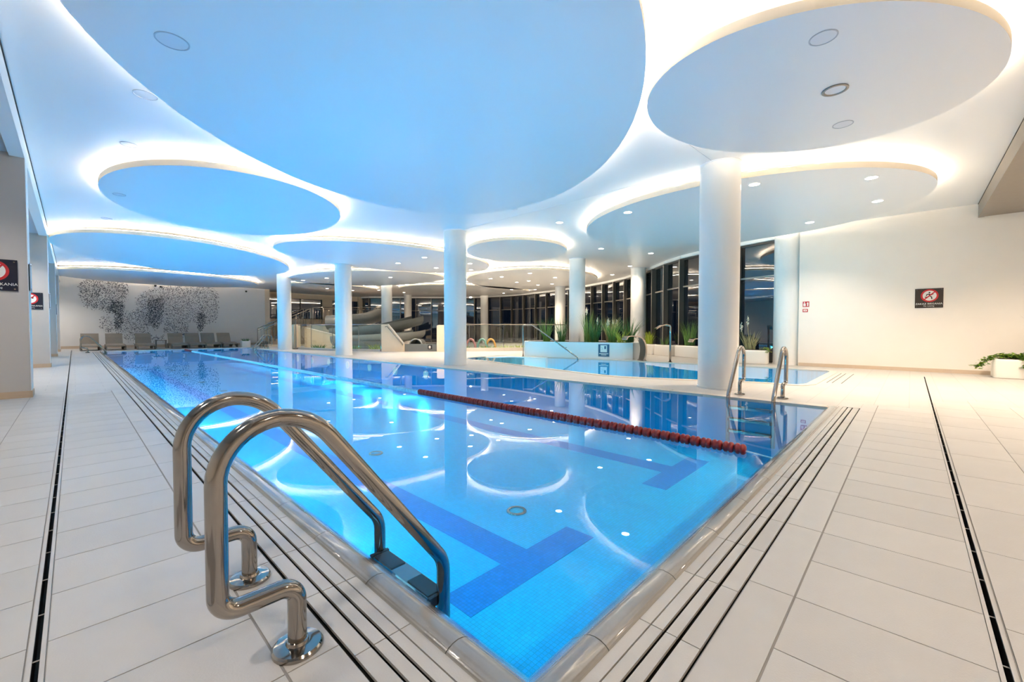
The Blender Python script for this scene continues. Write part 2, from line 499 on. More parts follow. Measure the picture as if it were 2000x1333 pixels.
# ------------------------------------------------------------------ structure: floor
PX0, PX1, PY0, PY1 = 0.88, 6.72, 0.77, 26.98
WATER_Z = -0.014
POOL_Z = -0.80
pool2_pts = [(9.40, 1.38), (9.05, 2.10), (8.45, 3.55), (8.12, 4.70), (8.40, 6.30), (8.92, 8.50), (9.25, 10.0), (9.50, 11.3), (10.7, 11.6),
             (11.6, 11.35), (11.9, 10.0), (12.2, 8.6), (12.45, 7.2), (12.5, 6.0), (12.7, 4.5), (12.85, 3.2), (12.75, 2.0), (12.5, 1.38)]
pool2 = []
_sp = spline(pool2_pts, 5)
for p in _sp: pool2.append((p[0], max(p[1], 1.38)))
hole1 = [(0.564, 0.452), (6.93, 0.452), (6.93, 0.625), (6.74, 0.625), (6.74, 27.0), (0.564, 27.0)]
drainL = rect(-0.106, 0.2, -0.090, 30.0)
drainR = rect(0.6, -0.231, 12.6, -0.215)
outer = rect(-3.6, -5.0, 28.0, 36.0)
fl = MB().sheet([outer, hole1, pool2, drainL, drainR], -0.004)
floor = struct('floor', fl, M['deck'], label='pale grey porcelain pool deck with slot drains')
# grout bed under the individually laid tiles
gb = MB()
for r_ in ((-0.806, 0.62, -0.119, 9.90), (-0.077, 0.62, 0.563, 9.56), (1.16, -0.206, 7.35, 0.451), (1.45, -2.31, 7.6, -0.244)):
    gb.sheet([rect(*r_)], -0.003)
part('grout_bed', gb, M['grout'], floor)

def place_tiles(name, w, d, spots, mat, h=0.02):
    g = 0.0022
    me = MB().box(-w / 2 + g, w / 2 - g, -d / 2 + g, d / 2 - g, -h, 0).mesh(name, mat)
    for x, y in spots:
        o = bpy.data.objects.new(name, me); col.objects.link(o)
        o.location = (x, y, 0); o.parent = floor
T = 0.3445
# left rows, joints at y = 1.985 + k*T
ys = [1.985 + T * (k + 0.5) for k in range(-4, 22)]
place_tiles('deck_tile', 0.483, T, [(0.164, y) for y in ys], M['tile'])
place_tiles('border_tile', 0.154, 2 * T, [(0.486, 1.985 + 2 * T * (k + 0.5)) for k in range(-2, 11)], M['tile'])
place_tiles('deck_tile', 0.344, T, [(-0.120 - 0.172, 1.985 + T * (k + 0.5)) for k in range(-2, 23)] + [(-0.120 - 0.516, 1.985 + T * (k + 0.5)) for k in range(0, 23)], M['tile'])
# right rows, joints at x = 1.845 + k*T
place_tiles('deck_tile', T, 0.500, [(1.845 + T * (k + 0.5), 0.046) for k in range(-2, 16)], M['tile'])
place_tiles('border_tile', 2 * T, 0.151, [(1.845 + 2 * T * (k + 0.5), 0.3745) for k in range(-1, 8)], M['tile'])
sp = []
for j in range(6):
    for k in range(-1, 9):
        sp.append((2.135 + 2 * T * (k + 0.5 + (0.5 if j % 2 else 0)), -0.246 - 0.344 * (j + 0.5)))
place_tiles('deck_tile', 2 * T, 0.344, sp, M['tile'])

# overflow grate: strips of tile with dark slots between
tr = MB()
tr.add([(0.564, 0.452, -0.004), (0.564, 27, -0.004), (0.564, 27, -0.22), (0.564, 0.452, -0.22), (0.775, 27, -0.22), (0.775, 0.452, -0.22), (0.775, 27, 0), (0.775, 0.452, 0)],
       [(0, 1, 2, 3), (3, 2, 4, 5), (5, 4, 6, 7)])
tr.add([(0.564, 0.452, -0.004), (6.93, 0.452, -0.004), (6.93, 0.452, -0.22), (0.564, 0.452, -0.22), (6.93, 0.665, -0.22), (0.564, 0.665, -0.22), (6.93, 0.665, 0.0), (0.564, 0.665, 0.0)],
       [(0, 1, 2, 3), (3, 2, 4, 5), (5, 4, 6, 7)])
tr.add([(6.93, 0.452, -0.004), (6.93, 0.665, -0.004), (6.93, 0.665, -0.22), (6.93, 0.452, -0.22)], [(0, 1, 2, 3)])
part('overflow_channel', tr, M['dark'], floor)
G = 0.397
strips_l = ((0.577, 0.628), (0.640, 0.680), (0.692, 0.7285), (0.7335, 0.772))
strips_r = ((0.460, 0.519), (0.533, 0.569), (0.581, 0.619), (0.624, 0.662))
for i, (a, b) in enumerate(strips_l):
    w = b - a
    me = MB().box(-w / 2, w / 2, -G / 2 + 0.002, G / 2 - 0.002, -0.010, 0).mesh('grate_bar', M['grate'])
    for k in range(-2, 24):
        o = bpy.data.objects.new('grate_bar', me); col.objects.link(o); o.parent = floor
        o.location = ((a + b) / 2, 1.216 + G * (k + 0.5), 0)
    y0 = 1.216 + G * 24
    part('grate_bar', MB().box(a, b, y0, 27.0, -0.010, 0), M['grate'], floor)
for i, (a, b) in enumerate(strips_r):
    w = b - a
    me = MB().box(-G / 2 + 0.002, G / 2 - 0.002, -w / 2, w / 2, -0.010, 0).mesh('grate_bar', M['grate'])
    for k in range(-1, 14):
        o = bpy.data.objects.new('grate_bar', me); col.objects.link(o); o.parent = floor
        o.location = (1.335 + G * (k + 0.5), (a + b) / 2, 0)
# slot drains
for nm, (x0, y0, x1, y1), ax in (('slot_drain', (-0.106, 0.2, -0.090, 30.0), 'y'), ('slot_drain', (0.6, -0.231, 12.6, -0.215), 'x')):
    d = MB()
    d.box(x0 - 0.001, x1 + 0.001, y0 - 0.001, y1 + 0.001, -0.09, -0.08)
    if ax == 'y':
        d.box(x0 - 0.002, x0, y0, y1, -0.08, -0.0125); d.box(x1, x1 + 0.002, y0, y1, -0.08, -0.0125)
    else:
        d.box(x0, x1, y0 - 0.002, y0, -0.08, -0.006); d.box(x0, x1, y1, y1 + 0.002, -0.08, -0.006)
    part(nm, d, M['dark'], floor)
    e = MB()
    if ax == 'y':
        e.box(x0 - 0.011, x0, y0, y1, -0.012, 0.0012); e.box(x1, x1 + 0.011, y0, y1, -0.012, 0.0012)
        for k in range(24): e.box(x0, x1, 1.3 + 0.30 * k, 1.3025 + 0.30 * k, -0.007, -0.004)
    else:
        e.box(x0, x1, y0 - 0.011, y0, -0.012, 0.0012); e.box(x0, x1, y1, y1 + 0.011, -0.012, 0.0012)
        for k in range(24): e.box(1.3 + 0.30 * k, 1.3025 + 0.30 * k, y0, y1, -0.007, -0.004)
    part('drain_frame', e, M['tile'], floor)
# narrow slots at the end of the second pool
for yy in (1.14, 1.06, 0.92):
    part('grate_slot', MB().box(9.9, 12.25, yy, yy + 0.014, -0.0035, -0.0028), M['dark'], floor)

# ------------------------------------------------------------------ pool basins
basin = struct('floor_pool_basin', MB().sheet([rect(PX0 - 0.02, PY0 - 0.02, PX1 + 0.02, PY1 + 0.02)], POOL_Z), M['pool'], label='blue mosaic bottom of the main swimming pool')
wl = MB()
wl.box(PX0 - 0.1, PX0, PY0 - 0.1, PY1 + 0.1, POOL_Z - 0.02, -0.05)
wl.box(PX1, PX1 + 0.1, PY0 - 0.1, PY1 + 0.1, POOL_Z - 0.02, -0.012)
wl.box(PX0, PX1, PY0 - 0.1, PY0, POOL_Z - 0.02, -0.05)
wl.box(PX0, PX1, PY1, PY1 + 0.1, POOL_Z - 0.02, -0.012)
part('pool_wall', wl, M['pool'], basin)
for cx in (2.38, 5.26):
    part('lane_marking', MB().box(cx - 0.15, cx + 0.15, 2.25, 25.3, POOL_Z, POOL_Z + 0.002), M['pool_line'], basin)
    part('lane_marking', MB().box(cx - 0.70, cx + 0.70, 1.96, 2.25, POOL_Z, POOL_Z + 0.002), M['pool_line'], basin)
    part('lane_marking', MB().box(cx - 0.70, cx + 0.70, 25.3, 25.6, POOL_Z, POOL_Z + 0.002), M['pool_line'], basin)
# rounded coping, in pieces
def cope(u):  # (distance from the outer edge, height)
    return u
CP = [(0.0, -0.07), (0.0, 0.004), (0.012, 0.013), (0.030, 0.019), (0.050, 0.021), (0.070, 0.017), (0.088, 0.008), (0.104, -0.006), (0.122, -0.020), (0.145, -0.038), (0.160, -0.062), (0.166, -0.12), (0.05, -0.12)]
cl = MB().profile([(u, 0, z) for u, z in CP], (0, 0.002, 0), (0, 0.508, 0)).mesh('coping_tile', M['coping'], True); cl.set_sharp_from_angle(angle=1.0)
cr = MB().profile([(0, u, z) for u, z in CP][::-1], (0.002, 0, 0), (0.508, 0, 0)).mesh('coping_tile', M['coping'], True); cr.set_sharp_from_angle(angle=1.0)
for k in range(52):
    o = bpy.data.objects.new('coping_tile', cl); col.objects.link(o); o.parent = basin; o.location = (0.772, 0.51 + 0.51 * k, 0)
for k in range(12):
    o = bpy.data.objects.new('coping_tile', cr); col.objects.link(o); o.parent = basin; o.location = (0.62 + 0.51 * k, 0.662, 0)
fc = MB().box(-0.02, 0.16, 0.002, 0.508, -0.03, 0.006).mesh('flat_coping_tile', M['coping_far'])
for k in range(51):
    o = bpy.data.objects.new('flat_coping_tile', fc); col.objects.link(o); o.parent = basin; o.location = (PX1, 0.78 + 0.515 * k, 0)
fe = MB().box(0.002, 0.508, -0.02, 0.16, -0.03, 0.006).mesh('flat_coping_tile', M['coping_far'])
for k in range(12):
    o = bpy.data.objects.new('flat_coping_tile', fe); col.objects.link(o); o.parent = basin; o.location = (0.78 + 0.51 * k, PY1, 0)

b2 = struct('floor_leisure_basin', MB().sheet([pool2], -0.55), M['pool2'], label='blue mosaic bottom of the smaller curved pool')
n2 = len(pool2)
ww = MB().add([(x, y, -0.55) for x, y in pool2] + [(x, y, -0.004) for x, y in pool2], [((i + 1) % n2, i, i + n2, (i + 1) % n2 + n2) for i in range(n2)])
part('pool_wall', ww, M['pool2'], b2)
cen = (10.6, 6.2)
def grow(poly, d):
    out = []; n = len(poly)
    for i in range(n):
        a = Vector(poly[i - 1]); b = Vector(poly[(i + 1) % n]); t = (b - a)
        if t.length < 1e-6: t = Vector((1, 0))
        t.normalize(); nn = Vector((t.y, -t.x))
        if nn.dot(Vector(poly[i]) - Vector(cen)) < 0: nn = -nn
        out.append((poly[i][0] + nn.x * d, poly[i][1] + nn.y * d))
    return out
po, pi_ = grow(pool2, 0.14), grow(pool2, -0.015)
rg = MB().add([(x, y, 0.006) for x, y in po] + [(x, y, 0.006) for x, y in pi_] + [(x, y, -0.03) for x, y in po] + [(x, y, -0.03) for x, y in pi_],
              [(i, (i + 1) % n2, (i + 1) % n2 + n2, i + n2) for i in range(n2)] + [(i + n2, (i + 1) % n2 + n2, (i + 1) % n2 + 3 * n2, i + 3 * n2) for i in range(n2)] +
              [((i + 1) % n2, i, i + 2 * n2, (i + 1) % n2 + 2 * n2) for i in range(n2)])
part('pool_rim', rg, M['coping_far'], b2)

wo = MB().sheet([rect(0.80, 0.69, PX1, PY1)], WATER_Z)
single('pool_water', wo, M['water'], 'still clear water filling the long main pool', 'water')
w2 = MB().sheet([pool2], WATER_Z)
single('pool_water', w2, M['water'], 'shallow clear water of the curved pool behind the white columns', 'water')

# ------------------------------------------------------------------ ceiling
ceiling = struct('ceiling', MB().box(-0.45, 28.0, -1.04, 36.0, CEIL, CEIL + 0.05), M['ceiling'], label='smooth white stretch ceiling')
part('shadow_gap', MB().box(-0.452, -0.440, -1.04, 32.4, CEIL - 0.014, CEIL - 0.0005), M['dark'], ceiling)
part('shadow_gap', MB().box(-0.45, 14.1, -1.050, -1.038, CEIL - 0.012, CEIL - 0.0005), M['dark'], ceiling)
struct('trim_1', MB().box(-0.60, -0.451, -5.0, 32.5, 3.52, CEIL), M['column'], label='white fascia along the pillars')
lb = struct('ceiling_bay', MB().box(-3.6, -0.6, -5.0, 32.5, 3.56, 3.60), M['bay'], label='lower ceiling behind the pillars')
struct('trim_2', MB().box(-0.6, 14.1, -1.14, -1.045, 3.53, CEIL), M['soffit'], label='taupe bulkhead edge at the upper right')
struct('ceiling_soffit', MB().box(-0.6, 14.1, -5.0, -1.14, 3.54, 3.60), M['soffit'], label='taupe dropped soffit at the upper right')
# fine seam lines of the stretch ceiling beside the nearest column
part('ceiling_seam', MB().bar((5.35, 2.55, CEIL - 0.001), (7.42, 2.47, CEIL - 0.001), 0.008, 0.002), M['ring'], ceiling)
part('ceiling_seam', MB().bar((7.65, 2.85, CEIL - 0.001), (7.65, 9.2, CEIL - 0.001), 0.006, 0.002), M['ring_inner'], ceiling)

led_rings = []
for cx, cy_, a, b, d, lab in RAFTS:
    t = thing('ceiling_raft', lab, 'ceiling panel', (cx, cy_, RAFT_B))
    e0 = ellipse(cx, cy_, a, b, d, 96)
    n = len(e0)
    part('panel', MB().sheet([e0], RAFT_B, down=True).sheet([e0], RAFT_T), M['raft'], t)
    rm = MB().add([(x, y, RAFT_B) for x, y in e0] + [(x, y, RAFT_T) for x, y in e0], [(i, (i + 1) % n, (i + 1) % n + n, i + n) for i in range(n)])
    part('rim', rm, M['rim'], t, smooth=True)
    m_ = 48
    ei = ellipse(cx, cy_, a - 0.03, b - 0.03, d, m_)
    ej = ellipse(cx, cy_, a - 0.042, b - 0.042, d, m_)
    z0, z1 = RAFT_T + 0.003, RAFT_T + 0.015
    ls = MB().add([(x, y, z0) for x, y in ei] + [(x, y, z1) for x, y in ej], [(i, (i + 1) % m_, (i + 1) % m_ + m_, i + m_) for i in range(m_)])
    o = part('light_strip', ls, M['led'], t); o['label'] = 'glowing warm white light strip'
    # suspension hangers between raft and ceiling
    for k in range(0, 96, 24):
        x, y = cx + (e0[k][0] - cx) * 0.6, cy_ + (e0[k][1] - cy_) * 0.6
        part('hanger', MB().box(x - 0.02, x + 0.02, y - 0.02, y + 0.02, RAFT_T, CEIL), M['white'], t)

# ------------------------------------------------------------------ walls
WB = 32.5
struct('wall_back', MB().box(-3.6, 9.2, WB, WB + 0.3, 0, CEIL), M['wall_back'], label='pale wall with the mosaic trees')
struct('wall_right', MB().box(14.1, 14.5, -5.0, 2.30, 0, CEIL), M['wall'], label='large cream wall on the right')
struct('wall_left', MB().box(-3.9, -3.6, -5.0, 32.8, 0, CEIL), M['wall'])
struct('wall_front', MB().box(-3.6, 14.5, -5.3, -5.0, 0, CEIL), M['wall'])
struct('baseboard_right', MB().box(14.08, 14.1, -5.0, 2.28, -0.004, 0.085), M['skirt_light'], label='beige skirting along the right wall')
struct('baseboard_back', MB().box(-0.5, 9.2, WB - 0.02, WB, -0.004, 0.14), M['skirt_light'], label='beige skirting along the mosaic wall')
# far wall behind the stairs with its window band
wf = MB()
wf.box(9.2, 9.5, WB, 34.6, 0, CEIL)
wf.box(9.2, 17.2, 34.5, 34.8, 0, 1.9)
wf.box(9.2, 17.2, 34.5, 34.8, 3.45, CEIL)
wf.box(13.9, 14.7, 34.4, 34.8, 1.9, 3.45)
wf.box(16.9, 17.5, 34.3, 34.8, 0, CEIL)
struct('wall_far', wf, M['tan'], label='sand wall behind the stairs')
wn = struct_empty('window_2', 'dark window band behind the stairs')
for x0, x1 in ((9.5, 10.8), (10.8, 12.3), (12.3, 13.9), (14.7, 15.8), (15.8, 16.9)):
    part('pane', MB().box(x0, x1, 34.6, 34.62, 1.9, 3.45), M['night_glass'], wn)
    part('window_frame', MB().box(x1 - 0.05, x1, 34.5, 34.66, 1.9, 3.45), M['mullion'], wn)
part('window_frame', MB().box(9.5, 16.9, 34.5, 34.66, 1.86, 1.92), M['mullion'], wn)

# curved curtain wall
CW = open_spline([(14.75, 2.85, 0), (15.25, 4.4, 0), (15.95, 6.0, 0), (17.3, 7.65, 0), (19.1, 9.4, 0), (20.6, 11.2, 0), (22.0, 13.7, 0), (23.2, 16.6, 0), (24.1, 20.0, 0),
                  (24.4, 24.0, 0), (23.6, 27.2, 0), (21.8, 29.6, 0), (19.6, 31.4, 0), (17.6, 33.2, 0), (17.2, 34.5, 0)], 24)
# resample at mullion spacing
nodes = [CW[0]]; acc = 0
for i in range(1, len(CW)):
    acc += (CW[i] - CW[i - 1]).length
    if acc >= 1.22: nodes.append(CW[i]); acc = 0
nodes.append(CW[-1])
w1 = struct_empty('window_1', 'curved full-height curtain wall of dark night glass')
WT = 3.70
for i, p in enumerate(nodes):
    q = nodes[min(i + 1, len(nodes) - 1)] - nodes[max(i - 1, 0)]; q.normalize()
    nn = Vector((-q.y, q.x, 0))      # towards the room
    a = p - nn * 0.06; b = p + nn * 0.20
    part('mullion', MB().bar((*a.xy, WT / 2), (*b.xy, WT / 2), 0.055, WT), M['mullion'], w1)
    c = p + nn * 0.203
    part('mullion_cap', MB().bar((*b.xy, WT / 2), (*c.xy, WT / 2), 0.055, WT), M['mullion_edge'], w1)
for i in range(len(nodes) - 1):
    a, b = nodes[i], nodes[i + 1]
    part('pane', MB().bar((a.x, a.y, 1.33), (b.x, b.y, 1.33), 0.012, 2.66), M['night_glass'], w1)
    part('pane', MB().bar((a.x, a.y, 3.18), (b.x, b.y, 3.18), 0.012, 1.04), M['night_glass'], w1)
    part('transom', MB().bar((a.x, a.y, 2.66), (b.x, b.y, 2.66), 0.10, 0.05), M['mullion_edge'], w1)
    part('head_rail', MB().bar((a.x, a.y, WT), (b.x, b.y, WT), 0.12, 0.06), M['mullion'], w1)
    part('sill_rail', MB().bar((a.x, a.y, 0.03), (b.x, b.y, 0.03), 0.12, 0.07), M['mullion'], w1)
hd = MB()
for i in range(len(nodes) - 1):
    a, b = nodes[i], nodes[i + 1]
    hd.bar((a.x, a.y, 3.785), (b.x, b.y, 3.785), 0.30, 0.11)
struct('trim_3', hd, M['column'], label='white header strip above the curved windows')

# ------------------------------------------------------------------ columns
def column(x, y, label, r=0.32, zb=-0.004, top=None):
    zt = top if top else (RAFT_B if in_raft(x, y) else CEIL)
    t = thing('column', label, 'column', (x, y, zb), group='round white columns')
    part('shaft', MB().lathe([(r, zb), (r, zt)], (x, y, 0), 48), M['column'], t, auto=0.6)
    part('base_ring', MB().lathe([(r + 0.012, zb), (r + 0.012, 0.03), (r + 0.002, 0.032)], (x, y, 0), 48, cap=False), M['column'], t, auto=0.6)
    part('collar', MB().lathe([(r + 0.001, zt - 0.02), (r + 0.012, zt - 0.012), (r + 0.012, zt - 0.0005)], (x, y, 0), 48, cap=False), M['ring_inner'], t, auto=0.6)
    return t
column(7.75, 2.43, 'nearest thick white column beside the stainless pool ladder on the right')
column(7.63, 9.55, 'central white column at the edge of the main pool')
column(7.56, 16.65, 'white column left of centre in front of the grey slide')
column(7.42, 23.1, 'white column nearest the back stairs')
column(13.96, 9.71, 'white column rising from the grass planter')
column(17.98, 9.12, 'cream column between the grass planter and the window planters', r=0.34)
column(20.48, 15.49, 'cream column behind the tall grasses, half hidden')
column(13.24, 23.22, 'cream column beside the sloping stair parapet')
column(18.77, 29.6, 'slim far column between the dark back windows left of centre', r=0.30)
column(22.38, 24.37, 'slim far column behind the glass balustrade right of centre', r=0.30)
column(14.45, 2.62, 'white half column joining the cream wall to the windows', r=0.36)

# ------------------------------------------------------------------ pillars on the left
for i, (y, lab) in enumerate(((9.45, 'nearest greige pillar at the left edge with a navy sign'), (16.8, 'second greige pillar on the left with a smaller-looking navy sign'),
                              (23.5, 'third greige pillar on the left'), (28.6, 'last greige pillar on the left before the mosaic wall'))):
    t = thing('pillar', lab, 'pillar', (-1.1, y, -0.004), group='pillars along the left deck')
    part('shaft', MB().box(-1.75, -0.455, y, y + 0.42, -0.004, 3.56), M['pillar'], t)
    part('edge_trim', MB().box(-0.457, -0.449, y + 0.0, y + 0.43, 0.10, 3.52), M['white'], t)
    part('skirting', MB().box(-1.76, -0.440, y - 0.012, y + 0.43, -0.004, 0.10), M['skirt'], t)

# ------------------------------------------------------------------ lamps
def spot(name, loc, target, watt, color, angle, blend=0.6, size=0.05):
    d = bpy.data.lights.new(name, 'SPOT'); d.energy = watt; d.color = color
    d.spot_size = math.radians(angle); d.spot_blend = blend; d.shadow_soft_size = size
    o = bpy.data.objects.new(name, d); col.objects.link(o)
    o.location = loc
    o.rotation_euler = (Vector(target) - Vector(loc)).to_track_quat('-Z', 'Y').to_euler()
    return o

# lit downlights, listed from the left of the picture to the right
DL = [(8.58, 23.76), (9.04, 21.83), (11.34, 27.31), (13.07, 27.36), (15.01, 27.4), (11.15, 19.17), (9.02, 14.92), (17.23, 27.7), (8.97, 13.02), (21.25, 30.26), (10.83, 14.85), (11.05, 12.89), (23.39, 27.2), (12.26, 14.22), (15.04, 15.89), (24.23, 25.24), (12.84, 13.09), (14.91, 14.94), (21.6, 21.44), (20.05, 19.18), (17.17, 16.02), (17.16, 15.11), (14.89, 13.04), (22.38, 19.13), (19.09, 16.09), (19.23, 15.14), (17.0, 13.19), (8.9, 6.76), (12.75, 7.87), (19.13, 11.14), (8.75, 4.71), (17.08, 9.07), (14.78, 7.01), (8.68, 2.13), (12.69, 1.87), (9.73, 0.55), (11.57, 0.55)]
ORD = ['first', 'second', 'third', 'fourth', 'fifth', 'sixth', 'seventh', 'eighth', 'ninth', 'tenth', 'eleventh', 'twelfth', 'thirteenth', 'fourteenth', 'fifteenth', 'sixteenth',
       'seventeenth', 'eighteenth', 'nineteenth', 'twentieth', 'twenty-first', 'twenty-second', 'twenty-third', 'twenty-fourth', 'twenty-fifth', 'twenty-sixth', 'twenty-seventh',
       'twenty-eighth', 'twenty-ninth', 'thirtieth', 'thirty-first', 'thirty-second', 'thirty-third', 'thirty-fourth', 'thirty-fifth', 'thirty-sixth', 'thirty-seventh', 'thirty-eighth']
for i, (x, y) in enumerate(DL):
    z = RAFT_B if in_raft(x, y) else CEIL
    if z < CEIL and in_raft(x * 0.985, y * 0.985): x, y = x * 0.985, y * 0.985
    t = thing('downlight', 'small lit round downlight, %s from the left of all the lit ones' % ORD[i], 'ceiling light', (x, y, z), group='lit ceiling downlights')
    part('trim_ring', MB().lathe([(0.105, z - 0.001), (0.105, z - 0.006), (0.088, z - 0.008), (0.086, z - 0.001)], (x, y, 0), 20, cap=False), M['white'], t)
    o = part('lens', MB().add([(x + 0.087 * math.cos(-2 * PI * k / 20), y + 0.087 * math.sin(-2 * PI * k / 20), z - 0.003) for k in range(20)], [tuple(range(20))]), M['lamp'], t)
    o['label'] = 'glowing warm lens'
    spot('downlight_beam', (x, y, z - 0.03), (x, y, 0), DOWN_WATT * (1.1 if i > 32 else 1.0), WARM, 125, 0.8, 0.06)

# unseen downlights added for brightness behind the pillars and under the taupe soffit
NEUT = (1.0, 0.90, 0.80)
for i, (x, y, z, w) in enumerate([(-1.3, yy, 3.56, BAY_WATT * (0.80 if yy < 10 else 1.2)) for yy in (0.8, 4.2, 7.6, 12.2, 15.4, 20.2, 26.2, 30.6)] + [(xx, -2.5, 3.54, SOFFIT_WATT * (1.0 if xx < 7 else 1.9)) for xx in (0.8, 3.4, 6.0, 8.6, 11.2)]):
    lab = ('added unseen downlight in the low bay ceiling behind the pillars, %s from the near end' % ORD[i]) if i < 8 else ('added unseen downlight under the taupe soffit, %s from the camera end' % ORD[i - 8])
    t = thing('downlight', lab, 'ceiling light', (x, y, z), group='added downlights of the low ceiling zones')
    part('trim_ring', MB().lathe([(0.085, z - 0.001), (0.085, z - 0.006), (0.066, z - 0.008), (0.064, z - 0.001)], (x, y, 0), 20, cap=False), M['white'], t)
    o = part('lens', MB().add([(x + 0.065 * math.cos(-2 * PI * k / 20), y + 0.065 * math.sin(-2 * PI * k / 20), z - 0.003) for k in range(20)], [tuple(range(20))]), M['lamp'], t)
    spot('downlight_beam', (x, y, z - 0.03), (x, y, 0), w, NEUT if i < 8 else (1.0, 0.80, 0.60), 140, 0.7, 0.08)

# unlit round fittings
RG = [(0.67, 4.93, 0.13, 'unlit round fitting on the largest raft at upper left'), (0.65, 6.74, 0.12, 'unlit round ceiling fitting touching the edge of the largest raft at left'),
      (0.64, 8.71, 0.11, 'unlit round ceiling fitting above the left oval raft'), (0.63, 14.86, 0.11, 'unlit round ceiling fitting between the two left oval rafts'),
      (0.66, 11.20, 0.10, 'faint unlit round fitting inside the left oval raft'), (0.70, 23.6, 0.11, 'far faint unlit round ceiling fitting near the mosaic wall'),
      (4.72, 0.62, 0.11, 'topmost unlit round fitting on the upper right raft'), (7.16, 6.78, 0.09, 'tiny unlit fitting at the far edge of the largest raft'),
      (6.86, 0.68, 0.11, 'lowest unlit round fitting on the upper right raft')]
for x, y, r, lab in RG:
    z = RAFT_B if in_raft(x, y) else CEIL
    t = thing('ceiling_fitting', lab, 'ceiling light', (x, y, z), group='unlit ceiling fittings')
    part('trim_ring', MB().lathe([(r, z - 0.0005), (r, z - 0.005), (r - 0.010, z - 0.006), (r - 0.012, z - 0.0005)], (x, y, 0), 28, cap=False), M['ring'], t)
    part('cover', MB().add([(x + (r - 0.011) * math.cos(-2 * PI * k / 28), y + (r - 0.011) * math.sin(-2 * PI * k / 28), z - 0.002) for k in range(28)], [tuple(range(28))]), M['ring_inner'], t)
x, y, z, r = 5.82, 0.65, RAFT_B, 0.12
t = thing('ceiling_speaker', 'darker round ceiling speaker in the middle of the upper right raft', 'speaker', (x, y, z))
part('trim_ring', MB().lathe([(r, z - 0.0005), (r, z - 0.012), (r - 0.02, z - 0.014), (r - 0.03, z - 0.002)], (x, y, 0), 28, cap=False), M['steel_dark'], t)
part('grille', MB().add([(x + (r - 0.024) * math.cos(-2 * PI * k / 28), y + (r - 0.024) * math.sin(-2 * PI * k / 28), z - 0.004) for k in range(28)], [tuple(range(28))]), M['ring_inner'], t)

# underwater lamps in the long walls, the right-wall row added to brighten far water
UW = (0.02, 0.72, 1.0)
for side, x, s in (('left', PX0, 1), ('right', PX1, -1)):
    for k in range(16):
        y = 1.7 + 1.6 * k
        if side == 'right' and k < 5: continue
        t = thing('underwater_lamp', 'unseen round underwater lamp set in the %s pool wall, %s from the near end' % (side, ORD[k]), 'pool light', (x, y, -0.24), group='underwater wall lamps')
        part('housing', MB().lathe([(0.13, s * 0.001), (0.13, s * 0.02), (0.10, s * 0.028)], (x, y, -0.24), 20, 'x'), M['white'], t)
        part('lens', MB().lathe([(0.10, s * 0.0285), (0.09, s * 0.034), (0.01, s * 0.038)], (x, y, -0.24), 20, 'x'), M['uw_lamp'], t)
        spot('underwater_beam', (x + s * 0.06, y, -0.22), (x + s * 3.0, y, -0.9), POOL_WATT * (0.75 if y < 9 else 1.9), UW, 150, 1.0, 0.08)
P2L = [(9.10, 2.05, 0.86, 0.5), (8.40, 3.70, 0.95, 0.2), (8.36, 6.10, 0.98, -0.2), (8.90, 8.40, 0.98, -0.2), (9.36, 10.5, 0.9, -0.4)]  # unseen lamps added to brighten the curved pool's water
for k, (x, y, dx, dy) in enumerate(P2L):
    d = Vector((dx, dy, 0)).normalized(); p = Vector((x, y, -0.2)) + d * 0.02
    t = thing('underwater_lamp', 'added unseen underwater lamp in the near wall of the curved pool, %s from the right' % ORD[k], 'pool light', tuple(p), group='added underwater lamps of the curved pool')
    part('housing', MB().tube([p, p + d * 0.02], 0.09, 16), M['white'], t)
    part('lens', MB().tube([p + d * 0.02, p + d * 0.026], 0.07, 16), M['uw_lamp'], t)
    spot('underwater_beam', p + d * 0.06, p + d * 2.5 + Vector((0, 0, -0.5)), 45.0, UW, 150, 1.0, 0.08)
for k, y in enumerate((2.8, 5.6, 8.6, 11.6, 14.6, 17.6, 20.6, 23.6)):
    x = 3.0  # floor inlets, each given an added blue up-light to tint the ceiling
    t = thing('pool_floor_inlet', 'round glassy floor inlet on the pool bottom, %s from the near end' % ORD[k], 'pool light', (x, y, POOL_Z), group='pool floor inlets')
    part('rim', MB().lathe([(0.10, POOL_Z), (0.10, POOL_Z + 0.012), (0.085, POOL_Z + 0.02), (0.072, POOL_Z + 0.012)], (x, y, 0), 24, cap=False), M['steel'], t, smooth=True)
    part('lens', MB().lathe([(0.072, POOL_Z + 0.004), (0.06, POOL_Z + 0.012), (0.01, POOL_Z + 0.016)], (x, y, 0), 24), M['pool2'], t, smooth=True)
    spot('added_uplight_beam', (x, y, POOL_Z + 0.03), (x, y, 3), FLOOR_WATT * (1.0 if y < 7 else 0.55), (0.09, 0.55, 1.0), 118, 1.0, 0.1)

